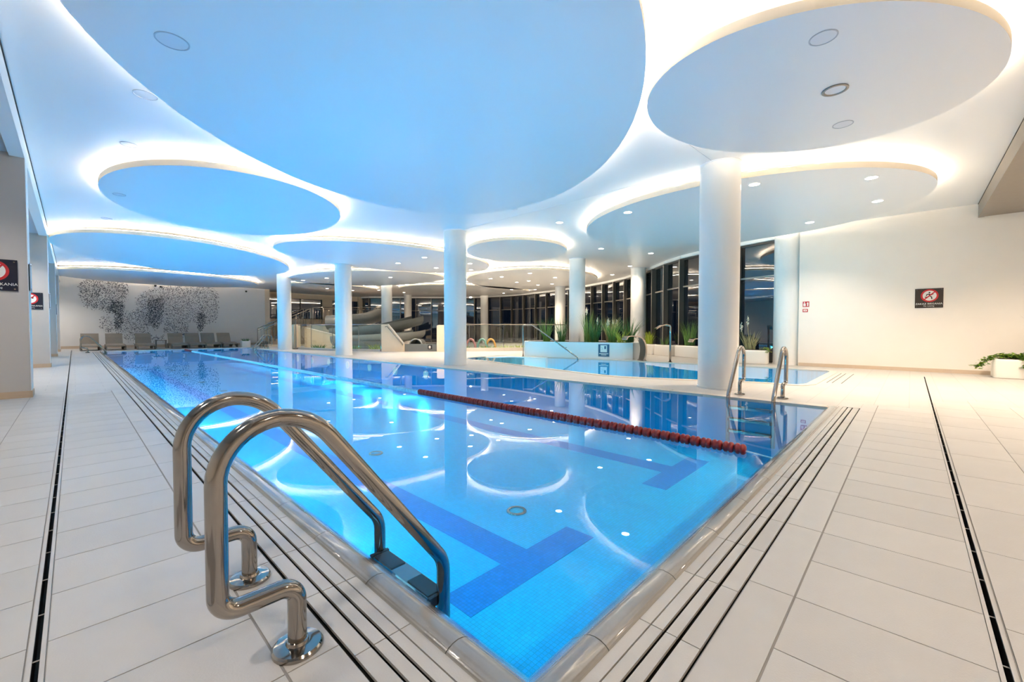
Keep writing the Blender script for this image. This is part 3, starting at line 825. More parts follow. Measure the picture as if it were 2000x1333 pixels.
# ------------------------------------------------------------------ ladders
TR = 0.0272
def ladder(label, ox, oy, dirx, ysp, treads=3, group='stainless pool ladders'):
    """profile runs in x: foot on the deck at 0, water side at +0.567*dirx"""
    t = thing('pool_ladder', label, 'pool ladder', (ox, oy, 0), group=group)
    for yy in (oy, oy + ysp):
        P = [(0, 0.0), (0, 0.205), (-0.206, 0.205), (-0.206, 0.735), (0.045, 0.735), (0.567, 0.055), (0.567, -0.62)]
        pts = [(ox + dirx * u, yy, z) for u, z in P]
        path = fillet(pts, [0.05, 0.055, 0.165, 0.20, 0.14], 10)
        part('rail', MB().tube(path, TR, 20), M['steel'], t, auto=0.7)
        fl_ = MB().lathe([(0.073, 0.0), (0.073, 0.010), (0.068, 0.016), (0.045, 0.021), (0.034, 0.021), (0.031, 0.030), (TR, 0.031)], (ox, yy, 0), 32, cap=False)
        part('flange', fl_, M['steel'], t, auto=0.5)
    x0 = ox + dirx * 0.567
    for k in range(treads):
        z = -0.10 - 0.17 * k
        a, b = sorted((x0 - 0.055, x0 + 0.03))
        y0, y1 = oy + 0.0, oy + ysp
        tb = part('tread', MB().box(a, b, y0 + 0.02, y1 - 0.02, z - 0.03, z), M['steel'], t)
        L = y1 - y0 - 0.04
        for f0, f1 in ((0.04, 0.36), (0.64, 0.96)):
            part('grip_pad', MB().box(a + 0.006, b - 0.006, y0 + 0.02 + L * f0, y0 + 0.02 + L * f1, z, z + 0.004), M['rubber'], tb)
        part('end_cap', MB().box(a - 0.004, b + 0.004, y0 + 0.012, y0 + 0.03, z - 0.034, z + 0.005), M['rubber'], tb)
        part('end_cap', MB().box(a - 0.004, b + 0.004, y1 - 0.03, y1 - 0.012, z - 0.034, z + 0.005), M['rubber'], tb)
    return t
ladder('large stainless pool ladder in the left foreground', 0.468, 1.38, 1, 0.52)
ladder('stainless pool ladder beside the nearest white column', 7.13, 1.34, -1, 0.57)
ladder('small far stainless ladder at the left pool corner by the loungers', 0.40, 26.0, 1, 0.52)
ladder('small far stainless ladder near the back stairs', 7.13, 24.8, -1, 0.52)

# ------------------------------------------------------------------ lane rope
RX = 3.85
t = thing('lane_rope', 'lane rope with red and pale blue floats along the middle of the main pool', 'lane rope', (RX, 0.80, -0.004))
part('cable', MB().tube([(RX, PY0 - 0.01, -0.03), (RX, 0.95, -0.012), (RX, 26.3, -0.012), (RX, PY1 + 0.005, -0.02)], 0.006, 8), M['blue_float'], t)
def float_mesh(r, name, mat):
    return MB().lathe([(0.012, -0.042), (r * 0.75, -0.040), (r, -0.026), (r, -0.012), (r * 0.72, 0.0), (r, 0.012), (r, 0.026), (r * 0.75, 0.040), (0.012, 0.042)], (0, 0, 0), 12, 'y').mesh(name, mat, True)
fr_ = float_mesh(0.046, 'red_float', M['red']); fb_ = float_mesh(0.034, 'blue_float', M['blue_float'])
y = 1.02
while y < 26.4:
    red = y < 5.75 or y > 24.6
    o = bpy.data.objects.new('red_float' if red else 'blue_float', fr_ if red else fb_); col.objects.link(o)
    o.parent = t; o.location = (0, y - 0.80, (0.004 if red else -0.006))
    y += 0.092

# ------------------------------------------------------------------ text and signs
def text_mb(s, size, origin, right, up, nrm):
    cu = bpy.data.curves.new('txt', 'FONT'); cu.body = s; cu.size = size; cu.align_x = 'CENTER'; cu.resolution_u = 2
    ob = bpy.data.objects.new('txt', cu); col.objects.link(ob)
    dg = bpy.context.evaluated_depsgraph_get()
    me = bpy.data.meshes.new_from_object(ob.evaluated_get(dg))
    o = Vector(origin); r = Vector(right); u = Vector(up); nn = Vector(nrm)
    mb = MB().add([o + r * v.co.x + u * v.co.y + nn * 0.0006 for v in me.vertices], [tuple(p.vertices) for p in me.polygons])
    bpy.data.objects.remove(ob); bpy.data.meshes.remove(me); bpy.data.curves.remove(cu)
    return mb
def ring_mb(c, r, u, n, r0, r1, off, seg=36, a0=0, a1=2 * PI):
    c, r, u, n = map(Vector, (c, r, u, n)); vs = []; fs = []
    for k in range(seg + 1):
        a = a0 + (a1 - a0) * k / seg
        d = r * math.cos(a) + u * math.sin(a)
        vs += [c + d * r0 + n * off, c + d * r1 + n * off]
    for k in range(seg): fs.append((2 * k, 2 * k + 1, 2 * k + 3, 2 * k + 2))
    return MB().add(vs, fs)
def disc_mb(c, r, u, n, rad, off, seg=36):
    c, r, u, n = map(Vector, (c, r, u, n))
    return MB().add([c + (r * math.cos(2 * PI * k / seg) + u * math.sin(2 * PI * k / seg)) * rad + n * off for k in range(seg)], [tuple(range(seg))])
def poly_mb(c, r, u, n, pts, off):
    c, r, u, n = map(Vector, (c, r, u, n))
    flat = [c + r * a + u * b + n * off for a, b in pts]
    tris = tessellate_polygon([[Vector((a, b, 0)) for a, b in pts]])
    return MB().add(flat, [tuple(t_) for t_ in tris])
def limb(c, r, u, n, pts, w, off):
    mb = MB()
    c, r, u, n = map(Vector, (c, r, u, n))
    for (a, b), (a2, b2) in zip(pts[:-1], pts[1:]):
        d = Vector((a2 - a, b2 - b)); d.normalize(); e = Vector((-d.y, d.x)) * w / 2; d = d * w * 0.3
        q = [(a - d.x + e.x, b - d.y + e.y), (a - d.x - e.x, b - d.y - e.y), (a2 + d.x - e.x, b2 + d.y - e.y), (a2 + d.x + e.x, b2 + d.y + e.y)]
        mb.add([c + r * x + u * y + n * off for x, y in q], [(0, 1, 2, 3)])
    return mb
def safety_sign(label, c, right, nrm, w, h, plate, line1, line2, pose):
    """c centre on the wall surface"""
    u = (0, 0, 1); C_ = Vector(c); R_ = Vector(right); N_ = Vector(nrm)
    t = thing('safety_sign', label, 'sign', c)
    a = C_ - N_ * -0.004 - R_ * (w / 2); b = C_ + N_ * 0.004 + R_ * (w / 2)
    part('plate', MB().bar(C_ + N_ * 0.010 - R_ * (w / 2), C_ + N_ * 0.010 + R_ * (w / 2), 0.012, h), plate, t)
    f = C_ + N_ * 0.0165
    pc = f + Vector((0, 0, h * 0.13)) + R_ * (0.02 * w)
    pr = h * 0.33
    part('white_disc', disc_mb(pc, right, u, nrm, pr * 0.80, 0.0006), M['sign_white'], t)
    part('figure', limb_join(pc, right, u, nrm, pr, pose), M['black'], t)
    part('red_ring', ring_mb(pc, right, u, nrm, pr * 0.78, pr, 0.0016), M['sign_red'], t)
    part('red_bar', limb(pc, right, u, nrm, [(-pr * 0.62, -pr * 0.62), (pr * 0.62, pr * 0.62)], pr * 0.16, 0.0015), M['sign_red'], t)
    part('lettering', text_mb(line1, h * 0.125, f + Vector((0, 0, -h * 0.33)), right, u, nrm), M['sign_white'], t)
    part('lettering', text_mb(line2, h * 0.085, f + Vector((0, 0, -h * 0.43)), right, u, nrm), M['sign_white'], t)
    for i in (-1, 1):
        for j in (-1, 1):
            p = C_ + R_ * (i * (w / 2 - 0.03)) + Vector((0, 0, j * (h / 2 - 0.03)))
            mb = MB().tube([p, p + N_ * 0.020], 0.010, 10)
            part('fixing', mb, M['steel'], t)
    return t
def limb_join(c, r, u, n, s, pose):
    mb = MB()
    if pose == 'run':
        L = [[(-.05, .28), (0, -.02)], [(0, -.02), (.22, -.22), (.26, -.5)], [(0, -.02), (-.22, -.2), (-.5, -.22)], [(-.05, .24), (.2, .12), (.38, .26)], [(-.05, .24), (-.28, .2), (-.36, .02)]]
        hd = (-.02, .48)
    else:
        L = [[(.2, .22), (-.05, -.05)], [(-.05, -.05), (-.32, -.12), (-.5, .04)], [(.2, .22), (.42, .34)], [(-.05, -.05), (-.25, -.28)]]
        hd = (.32, .12)
    for l_ in L:
        k = limb(c, r, u, n, [(a * s, b * s) for a, b in l_], 0.13 * s, 0.0011); mb.add(k.v, k.f)
    k = disc_mb(Vector(c) + Vector(r) * (hd[0] * s) + Vector(u) * (hd[1] * s), r, u, n, 0.11 * s, 0.0011, 14); mb.add(k.v, k.f)
    return mb
safety_sign('umber no-running sign on the large cream wall', (14.1, -0.295, 1.76), (0, -1, 0), (-1, 0, 0), 0.48, 0.46, M['brown_sign'], 'ZAKAZ BIEGANIA', 'No running', 'run')
safety_sign('navy prohibition sign cut off by the left picture edge, on the nearest pillar', (-0.785, 9.45, 1.79), (1, 0, 0), (0, -1, 0), 0.47, 0.45, M['navy'], 'ZAKAZ SKAKANIA', 'No jumping', 'jump')
safety_sign('navy prohibition sign on the second pillar, partly hidden by the first', (-0.79, 16.8, 1.77), (1, 0, 0), (0, -1, 0), 0.47, 0.44, M['navy'], 'ZAKAZ SKAKANIA', 'No jumping', 'jump')
# side-on plates fixed to the pool faces of the pillars
for y, lab in ((9.62, 'side-on clear sign plate on the pool face of the nearest pillar'), (16.95, 'side-on sign plate on the pool face of the second pillar'), (23.65, 'side-on sign plate on the pool face of the third pillar')):
    t = thing('wall_plate', lab, 'sign', (-0.449, y, 1.78))
    part('plate', MB().box(-0.437, -0.428, y - 0.13, y + 0.13, 1.57, 2.0), M['ring'], t)
    part('back_panel', MB().box(-0.449, -0.437, y - 0.12, y + 0.12, 1.59, 1.98), M['black'], t)
    for zz in (1.61, 1.96):
        part('fixing', MB().tube([(-0.449, y - 0.10, zz), (-0.420, y - 0.10, zz)], 0.010, 8), M['steel'], t)
# fire signs on the cream wall
t = thing('fire_sign', 'upper red square fire extinguisher sign at the left end of the cream wall', 'sign', (14.1, 2.13, 1.72))
part('plate', MB().box(14.092, 14.1, 2.055, 2.205, 1.645, 1.795), M['fire_red'], t)
cF = (14.0915, 2.13, 1.72)
part('pictogram', poly_mb(cF, (0, -1, 0), (0, 0, 1), (-1, 0, 0), [(-.06, -.055), (-.005, -.055), (-.005, .01), (-.02, .03), (-.045, .03), (-.06, .01)], 0.0004), M['sign_white'], t)
part('pictogram', disc_mb((14.0911, 2.165, 1.768), (0, -1, 0), (0, 0, 1), (-1, 0, 0), 0.014, 0.0, 12), M['sign_white'], t)
part('pictogram', poly_mb(cF, (0, -1, 0), (0, 0, 1), (-1, 0, 0), [(.02, -.05), (.055, -.055), (.06, .04), (.035, .055), (.015, .02), (.028, -.01)], 0.0004), M['sign_white'], t)
t = thing('fire_sign', 'lower small red sign with a white panel under the fire extinguisher sign', 'sign', (14.1, 2.145, 1.545))
part('plate', MB().box(14.092, 14.1, 2.085, 2.205, 1.50, 1.585), M['fire_red'], t)
part('panel', MB().box(14.0912, 14.092, 2.105, 2.185, 1.522, 1.567), M['sign_white'], t)
part('pictogram', MB().box(14.0906, 14.0912, 2.125, 2.165, 1.538, 1.550), M['fire_red'], t)

# ------------------------------------------------------------------ mosaic trees on the back wall
def inside(p, poly):
    x, y = p; c = False; j = len(poly) - 1
    for i in range(len(poly)):
        if (poly[i][1] > y) != (poly[j][1] > y) and x < (poly[j][0] - poly[i][0]) * (y - poly[i][1]) / (poly[j][1] - poly[i][1]) + poly[i][0]: c = not c
        j = i
    return c
MURAL = [
    (130, [(0.23, 3.24), (0.35, 3.63), (0.75, 3.83), (1.56, 3.88), (2.11, 3.78), (2.18, 3.2), (2.09, 2.67), (1.53, 2.47), (1.28, 2.06), (0.84, 2.16), (0.52, 2.26), (0.3, 2.69)]),
    (330, [(1.54, 2.64), (2.0, 2.61), (1.94, 1.73), (1.8, 1.03), (1.59, 1.15), (1.61, 1.96), (1.28, 2.0)]),
    (75, [(0.94, 1.48), (1.11, 1.74), (1.36, 1.78), (1.54, 1.49), (1.51, 1.09), (1.22, 0.92), (1.0, 1.15)]),
    (75, [(1.95, 1.97), (2.56, 2.16), (3.01, 2.12), (2.99, 1.03), (3.26, 0.55), (3.73, 0.79), (3.73, 0.36), (3.16, 0.37), (2.35, 0.26), (1.92, 0.57), (1.5, 0.8), (1.18, 0.92), (1.59, 1.15)]),
    (80, [(2.53, 2.75), (2.71, 3.06), (3.12, 3.39), (3.78, 3.62), (3.75, 2.02), (3.55, 1.16), (2.99, 1.15), (2.56, 2.1)]),
    (210, [(3.07, 2.78), (3.72, 3.06), (3.7, 1.65), (3.36, 1.03), (3.0, 1.64)]),
    (85, [(3.78, 3.62), (4.51, 3.76), (5.53, 3.88), (6.23, 3.73), (6.49, 3.29), (6.51, 2.36), (6.3, 1.57), (5.92, 1.4), (5.23, 1.49), (4.93, 1.48), (4.92, 0.91), (4.61, 0.53), (3.73, 0.91)]),
    (300, [(5.35, 2.07), (5.77, 2.14), (5.76, 1.3), (5.59, 0.91), (5.38, 1.04)]),
]
rng = random.Random(4)
ch_b, ch_g = MB(), MB()
for dens, poly in MURAL:
    xs = [p[0] for p in poly]; zs = [p[1] for p in poly]
    n = int(dens * 5.2 * (max(xs) - min(xs)) * (max(zs) - min(zs)))
    for _ in range(n):
        p = (rng.uniform(min(xs) - .05, max(xs) + .05), rng.uniform(min(zs) - .05, max(zs) + .05))
        if not inside((p[0] + rng.gauss(0, .05), p[1] + rng.gauss(0, .05)), poly) or p[1] > 3.74: continue
        s = rng.uniform(0.009, 0.018); s2 = s * rng.uniform(0.6, 1.3); a = rng.uniform(0, PI)
        c, sn = math.cos(a), math.sin(a)
        q = [(p[0] + u * c - v * sn, p[1] + u * sn + v * c) for u, v in ((-s, -s2), (s, -s2), (s, s2), (-s, s2))]
        mb = ch_b if rng.random() < (0.75 if dens > 200 else 0.45) else ch_g
        y1 = WB - 0.006
        mb.add([(x, y1, z) for x, z in q] + [(x, WB, z) for x, z in q], [(0, 1, 2, 3), (0, 4, 5, 1), (1, 5, 6, 2), (2, 6, 7, 3), (3, 7, 4, 0)])
t = thing('wall_mosaic', 'black and grey mosaic chips forming rounded trees on the back wall', 'wall art', (3.3, WB, 2.0))
o = part('dark_chips', ch_b, M['chip_black'], t); o['kind'] = 'stuff'
o = part('grey_chips', ch_g, M['chip_grey'], t); o['kind'] = 'stuff'

# ------------------------------------------------------------------ loungers
def lounger():
    t = thing('sun_lounger', '', 'sun lounger', (0, 0, 0), group='wicker loungers by the mosaic wall')
    W = 0.33
    # side view: y forward to the feet is negative
    seat = MB()
    prof = [(0.35, 0.30), (0.0, 0.29), (-0.5, 0.31), (-0.9, 0.29), (-1.25, 0.24), (-1.25, 0.18), (-0.9, 0.23), (-0.5, 0.25), (0.0, 0.23), (0.35, 0.24)]
    seat.profile([(0, y, z) for y, z in prof], (-W, 0, 0), (W, 0, 0))
    part('seat', seat, M['wicker'], t, local=True)
    back = MB(); prof = [(0.25, 0.27), (0.42, 0.62), (0.58, 0.83), (0.63, 0.80), (0.48, 0.58), (0.32, 0.24)]
    back.profile([(0, y, z) for y, z in prof], (-W, 0, 0), (W, 0, 0))
    part('backrest', back, M['wicker'], t, local=True)
    for s in (-1, 1):
        side = MB()
        poly = [(0.40, 0.0), (0.40, 0.27), (0.0, 0.25), (-0.5, 0.27), (-1.0, 0.24), (-1.22, 0.2), (-1.22, 0.0), (-1.0, 0.0)] + \
               [(-0.95 + 0.02 * k + 0.0, 0.0) for k in range(1)] + [(-0.40 - 0.48 * math.cos(PI * k / 8), 0.17 * math.sin(PI * k / 8)) for k in range(9)] + [(0.2, 0.0)]
        n = len(poly); x0, x1 = s * W, s * (W + 0.04)
        tris = tessellate_polygon([[Vector((a, b, 0)) for a, b in poly]])
        vs = [(x0, a, b) for a, b in poly] + [(x1, a, b) for a, b in poly]
        fs = [tuple(q) for q in tris] + [tuple(i + n for i in q) for q in tris] + [(i, (i + 1) % n, (i + 1) % n + n, i + n) for i in range(n)]
        part('side_frame', side.add(vs, fs), M['wicker_frame'], t, local=True)
    for q in (-1, 1):
        part('support', MB().bar((q * (W - .05), 0.52, 0.62), (q * (W - .05), 0.45, 0.22), 0.03, 0.03), M['wicker_frame'], t, local=True)
        part('rear_leg', MB().box(q * (W - 0.025) - 0.025, q * (W - 0.025) + 0.025, 0.36, 0.42, 0, 0.25), M['wicker_frame'], t, local=True)
    return t
L0 = lounger()
for i, x in enumerate((0.55, 1.45, 2.60, 3.98, 4.75, 5.50, 6.30)):
    o = L0 if i == 0 else copy_tree(L0)
    o.location = (x, 29.9, -0.004); o.rotation_euler = (0, 0, 0)
    o['label'] = 'taupe wicker lounger, ' + ('leftmost of the row behind the small handrail' if i == 0 else '%s from the left of the row' % ORD[i] if i < 6 else 'rightmost of the row next to the stairs')
t = thing('side_table', 'small grey low table between the third and fourth loungers', 'table', (3.32, 30.1, -0.004))
part('top', MB().box(3.08, 3.56, 29.9, 30.3, 0.42, 0.45), M['wicker_frame'], t)
for dx, dy in ((3.10, 29.92), (3.52, 29.92), (3.10, 30.26), (3.52, 30.26)):
    part('leg', MB().box(dx, dx + 0.03, dy, dy + 0.03, -0.004, 0.42), M['wicker_frame'], t)

# small dome cameras and speaker on the back wall
for x, z, lab in ((3.38, 3.62, 'left one of two small black cameras above the mosaic trees'), (3.63, 3.58, 'right one of two small black cameras above the mosaic trees'), (8.05, 3.60, 'lone small dark camera at the right end of the mosaic wall')):
    t = thing('camera_unit', lab, 'camera', (x, WB, z))
    part('bracket', MB().box(x - 0.015, x + 0.015, WB - 0.10, WB, z + 0.03, z + 0.055), M['white'], t)
    part('housing', MB().lathe([(0.005, -0.08), (0.04, -0.065), (0.058, -0.03), (0.06, 0.0), (0.05, 0.03)], (x, WB - 0.10, z + 0.02), 14), M['black'], t, smooth=True)

# ------------------------------------------------------------------ stairs, landing, railings
st = thing('staircase', 'stone stairs with steel railings rising behind the loungers', 'stairs', (9.1, 28.6, -0.004))
SX, SY0, SY1, RN, RS, NS = 7.85, 27.9, 29.3, 0.30, 0.155, 9
for k in range(NS):
    part('step', MB().box(SX + RN * k, SX + RN * NS, SY0, SY1, RS * k - 0.004, RS * (k + 1) - 0.002), M['step'], st)
part('stringer', MB().prism([(0, 0)] * 0 or [(SX + 0.15, SY0 - 0.06), (SX + RN * NS, SY0 - 0.06), (SX + RN * NS, SY0), (SX + 0.15, SY0)], -0.004, 0.12), M['tan'], st)
def railing(root, a, b, n, h=1.0, r=0.018):
    a = Vector(a); b = Vector(b)
    part('handrail', MB().tube([a + Vector((0, 0, h)), b + Vector((0, 0, h))], 0.025, 8), M['steel'], root, smooth=True)
    part('lower_rail', MB().tube([a + Vector((0, 0, h - 0.14)), b + Vector((0, 0, h - 0.14))], r * 0.7, 8), M['steel'], root, smooth=True)
    for k in range(n + 1):
        p = a.lerp(b, k / n)
        thick = k % 5 == 0
        part('post' if thick else 'baluster', MB().tube([p, p + Vector((0, 0, h - (0 if thick else 0.14)))], 0.022 if thick else 0.009, 6), M['steel'] if not thick else M['steel_dark'], root, smooth=True)
z1 = RS * NS
railing(st, (SX, SY0 + 0.05, 0.10), (SX + RN * NS, SY0 + 0.05, z1), 15)
railing(st, (SX, SY1 - 0.05, 0.10), (SX + RN * NS, SY1 - 0.05, z1), 15)
lp = thing('landing', 'raised sand-coloured landing with steel railing beyond the stairs', 'landing', (12.6, 28.4, -0.004))
LPG = [(10.55, 29.4), (10.55, 27.8), (11.0, 27.2), (12.9, 25.3), (13.6, 25.0), (14.4, 25.4), (16.6, 28.0), (16.6, 31.5), (10.55, 31.5)]
part('base', MB().prism(LPG, -0.004, z1 - 0.06), M['tan'], lp)
part('floor_slab', MB().prism([(x, y) for x, y in LPG], z1 - 0.06, z1), M['step'], lp)
for a, b, n in (((10.62, 27.8), (11.05, 27.25), 4), ((11.05, 27.25), (12.95, 25.35), 15), ((12.95, 25.35), (13.6, 25.08), 5), ((13.6, 25.08), (14.4, 25.5), 5)):
    railing(lp, (*a, z1), (*b, z1), n, 1.05)
t = thing('panel_screen', 'frosted white panel fixed to the landing railing', 'screen', (12.2, 26.05, z1))
part('panel', MB().bar((11.5, 26.76, z1 + 0.26), (12.9, 25.36, z1 + 0.26), 0.02, 0.5), M['white'], t)
part('frame', MB().bar((11.5, 26.74, z1 + 0.53), (12.9, 25.34, z1 + 0.53), 0.03, 0.03), M['steel'], t)

# glass balustrade in front of the slide garden
def glass_run(label, pts, z0, zt, base_h, kind='glass_balustrade'):
    t = thing(kind, label, 'balustrade', (*pts[0], 0))
    for i in range(len(pts) - 1):
        a, b = Vector((*pts[i], 0)), Vector((*pts[i + 1], 0))
        part('kerb', MB().bar((a.x, a.y, base_h / 2 - 0.002), (b.x, b.y, base_h / 2 - 0.002), 0.16, base_h), M['coping_far'], t)
        n = max(1, round((b - a).length / 1.3))
        for k in range(n):
            p = a.lerp(b, k / n); q = a.lerp(b, (k + 1) / n); d = (q - p).normalized() * 0.012
            part('pane', MB().bar((p.x + d.x, p.y + d.y, (base_h + zt) / 2), (q.x - d.x, q.y - d.y, (base_h + zt) / 2), 0.012, zt - base_h), M['clear_glass'], t)
            part('post', MB().tube([(q.x, q.y, base_h), (q.x, q.y, zt)], 0.016, 6), M['steel'], t)
        part('top_rail', MB().tube([(a.x, a.y, zt), (b.x, b.y, zt)], 0.022, 8), M['steel'], t)
    return t
glass_run('curved clear glass balustrade around the slide garden at centre left', [(8.15, 23.3), (8.3, 22.0), (8.7, 20.4), (9.3, 18.9), (9.9, 17.9)], 0, 1.26, 0.10)
glass_run('clear glass balustrade between the central column and the grass planter', [(12.0, 15.85), (12.9, 15.1), (14.2, 14.1), (15.6, 13.2), (17.2, 12.6)], 0, 1.27, 0.16)
# sand wall piece with dark lamp left of the glass
t = thing('wall_pier', 'sand-coloured wall pier with a slim dark pole just right of the column by the stairs', 'pier', (8.05, 23.9, 0))
part('body', MB().prism([(7.95, 23.35), (8.30, 23.45), (8.7, 24.6), (8.3, 24.9)], -0.004, 1.30), M['tan'], t)
part('pole', MB().tube([(8.02, 23.30, -0.004), (8.02, 23.30, 1.55)], 0.02, 8), M['steel_dark'], t)
part('foot', MB().box(7.88, 8.16, 23.20, 23.34, -0.004, 0.06), M['steel_dark'], t)

# sloping stair parapets
def parapet(label, a, b, h0, h1, th=0.22, flat=0.28):
    a = Vector((*a, 0)); b = Vector((*b, 0)); d = (b - a).normalized(); n = Vector((-d.y, d.x, 0)) * th / 2
    c = a + (b - a) * flat
    t = thing('stair_parapet', label, 'parapet', (a.x, a.y, 0))
    prof = [(a, 0), (b, 0), (b, h1), (c, h0), (a, h0)]
    mb = MB().add([p + n + Vector((0, 0, z - 0.004)) for p, z in prof] + [p - n + Vector((0, 0, z - 0.004)) for p, z in prof],
                  [(0, 1, 2, 3, 4), (9, 8, 7, 6, 5)] + [(i, i + 5, (i + 1) % 5 + 5, (i + 1) % 5) for i in range(5)])
    part('body', mb, M['tan'], t)
    hp = [a - n * 1.5 + (c - a) * 0.7 + Vector((0, 0, h0 - 0.12)), c - n * 1.5 + Vector((0, 0, h0 - 0.10)), b - n * 1.5 + Vector((0, 0, h1 - 0.06))]
    part('handrail', MB().tube(hp, 0.022, 8), M['steel'], t, smooth=True)
    part('cap', MB().bar(c + Vector((0, 0, h0)), b + Vector((0, 0, h1)), th + 0.02, 0.02), M['coping_far'], t)
    for p, z in ((c, h0 - 0.1), (b.lerp(c, 0.5), (h0 + h1) / 2 - 0.1)):
        part('bracket', MB().tube([p + Vector((0, 0, z)), p - n * 1.5 + Vector((0, 0, z + 0.01))], 0.012, 6), M['steel_dark'], t)
    return t
parapet('sloping sand stair parapet with handrail left of the grey tub', (9.93, 17.86), (10.62, 17.10), 1.27, 0.36)
parapet('short upright sand parapet right of the grey tub, half behind the central column', (12.25, 15.65), (11.72, 16.05), 1.24, 1.2, flat=0.8)

# grey splash tub with arched tunnel
t = thing('splash_tub', 'grey slide landing tub with a pale arched tunnel mouth', 'tub', (11.4, 17.0, 0))
part('front', MB().bar((10.70, 17.25, 0.17), (11.85, 16.10, 0.17), 0.10, 0.35), M['slide'], t)
part('tub_floor', MB().prism([(10.70, 17.30), (11.85, 16.15), (12.9, 17.2), (11.8, 18.3)], -0.004, 0.03), M['slide'], t)
part('back', MB().bar((11.8, 18.3, 0.17), (12.9, 17.2, 0.17), 0.10, 0.35), M['slide'], t)
arc = [Vector((11.18, 16.98, 0.26)) + Vector((0.69, -0.72, 0)) * (0.30 * math.cos(PI * k / 12)) + Vector((0, 0, 0.31 * math.sin(PI * k / 12))) for k in range(13)]
part('arch', MB().tube(arc, 0.035, 8), M['slide_pale'], t, smooth=True)
ar2 = [p + Vector((0.75, 0.72, 0)) for p in arc]
tn = MB().add([tuple(p) for p in arc] + [tuple(p) for p in ar2], [(k, k + 1, k + 14, k + 13) for k in range(12)] + [tuple(range(13, 26))])
part('tunnel', tn, M['slide'], t)
part('number_plate', MB().bar((11.46, 16.40, 0.20), (11.60, 16.26, 0.20), 0.012, 0.20), M['black'], t)
part('number_panel', MB().bar((11.49, 16.362, 0.20), (11.55, 16.302, 0.20), 0.014, 0.12), M['sign_white'], t)

# water slide: two big curving chutes
t = thing('water_slide', 'big grey curving water slide behind the glass balustrade', 'slide', (12.0, 23.0, 0))
def chute(name, pts, r, mat, a0, a1, th=0.03):
    P = open_spline(pts, 8); seg = 14; vs = []; fs = []
    for rr in (r, r - th):
        for i, p in enumerate(P):
            d = (P[min(i + 1, len(P) - 1)] - P[max(i - 1, 0)]).normalized()
            s = d.cross(Vector((0, 0, 1))).normalized(); u = s.cross(d)
            for k in range(seg + 1):
                a = a0 + (a1 - a0) * k / seg
                vs.append(p + s * (rr * math.cos(a)) + u * (rr * math.sin(a)))
    m = seg + 1; n = len(P)
    for l_ in range(2):
        for i in range(n - 1):
            for k in range(seg):
                o_ = l_ * n * m + i * m + k
                f = (o_, o_ + 1, o_ + m + 1, o_ + m); fs.append(f if l_ == 0 else f[::-1])
    for i in range(n - 1):
        for k in (0, seg):
            a = i * m + k; fs.append((a, a + m, a + m + n * m, a + n * m))
    return part(name, MB().add(vs, fs), mat, t, auto=0.8)
chute('upper_tube', [(14.6, 26.6, 2.25), (13.6, 25.2, 1.95), (12.2, 24.0, 1.62), (10.9, 23.6, 1.5), (10.1, 24.3, 1.42)], 0.42, M['slide'], 0, 2 * PI)
chute('middle_chute', [(14.9, 22.4, 1.75), (13.4, 21.9, 1.45), (12.0, 22.1, 1.18), (10.9, 22.9, 1.02), (10.2, 23.8, 0.95)], 0.46, M['slide'], PI * 0.9, 2.1 * PI)
chute('lower_chute', [(9.7, 22.6, 0.60), (10.6, 21.6, 0.66), (11.7, 20.9, 0.72), (13.0, 20.7, 0.82), (14.2, 21.2, 0.95)], 0.44, M['slide_pale'], PI * 0.95, 2.05 * PI)
for x, y, zt in ((10.9, 22.9, 0.6), (13.4, 21.9, 1.0), (12.2, 24.0, 1.25), (13.6, 25.25, 1.4)):
    part('support_post', MB().tube([(x, y, -0.004), (x, y, zt)], 0.07, 10), M['slide'], t, smooth=True)
part('base_wall', MB().prism([(9.6, 22.3), (10.6, 20.9), (12.0, 20.1), (12.2, 20.4), (10.9, 21.3), (9.9, 22.5)], -0.004, 0.40), M['slide'], t)
t = thing('ramp_wall', 'sand ramp wall rising behind the glass left of the slide', 'wall', (9.4, 23.6, 0))
A_, B_ = Vector((9.0, 24.6, 0)), Vector((10.6, 21.9, 0)); N_ = Vector((0.10, 0.06, 0))
mb = MB(); prof = [(A_, 0), (B_, 0), (B_, 0.45), (A_, 1.12)]
mb.add([p + N_ + Vector((0, 0, z - .004)) for p, z in prof] + [p - N_ + Vector((0, 0, z - .004)) for p, z in prof], [(0, 1, 2, 3), (7, 6, 5, 4)] + [(i, i + 4, (i + 1) % 4 + 4, (i + 1) % 4) for i in range(4)])
part('body', mb, M['tan'], t)
part('cap', MB().bar(A_ + Vector((0, 0, 1.13)), B_ + Vector((0, 0, 0.46)), 0.26, 0.03), M['coping_far'], t)

# ------------------------------------------------------------------ plants
def blades(mb, cx, cy, z0, n, h, spread, w, r0=0.12, rs=None):
    rs = rs or rng
    for _ in range(n):
        a = rs.uniform(0, 2 * PI); rr = r0 * math.sqrt(rs.random()); hh = h * rs.uniform(0.6, 1.05); s = spread * rs.uniform(0.1, 1.0)
        bx, by = cx + rr * math.cos(a), cy + rr * math.sin(a); b = rs.uniform(0, 2 * PI); a = a + rs.uniform(-.6, .6)
        dx, dy = math.cos(a), math.sin(a); wx, wy = math.cos(b) * w / 2, math.sin(b) * w / 2
        vs = []
        for k in range(5):
            t_ = k / 4; f = 1 - t_ * 0.92; d = s * t_ ** 2
            z = z0 + hh * (t_ - 0.18 * t_ ** 3 * (s / max(h, .1)))
            vs += [(bx + dx * d - wx * f, by + dy * d - wy * f, z), (bx + dx * d + wx * f, by + dy * d + wy * f, z)]
        mb.add(vs, [(2 * k, 2 * k + 1, 2 * k + 3, 2 * k + 2) for k in range(4)])
    return mb
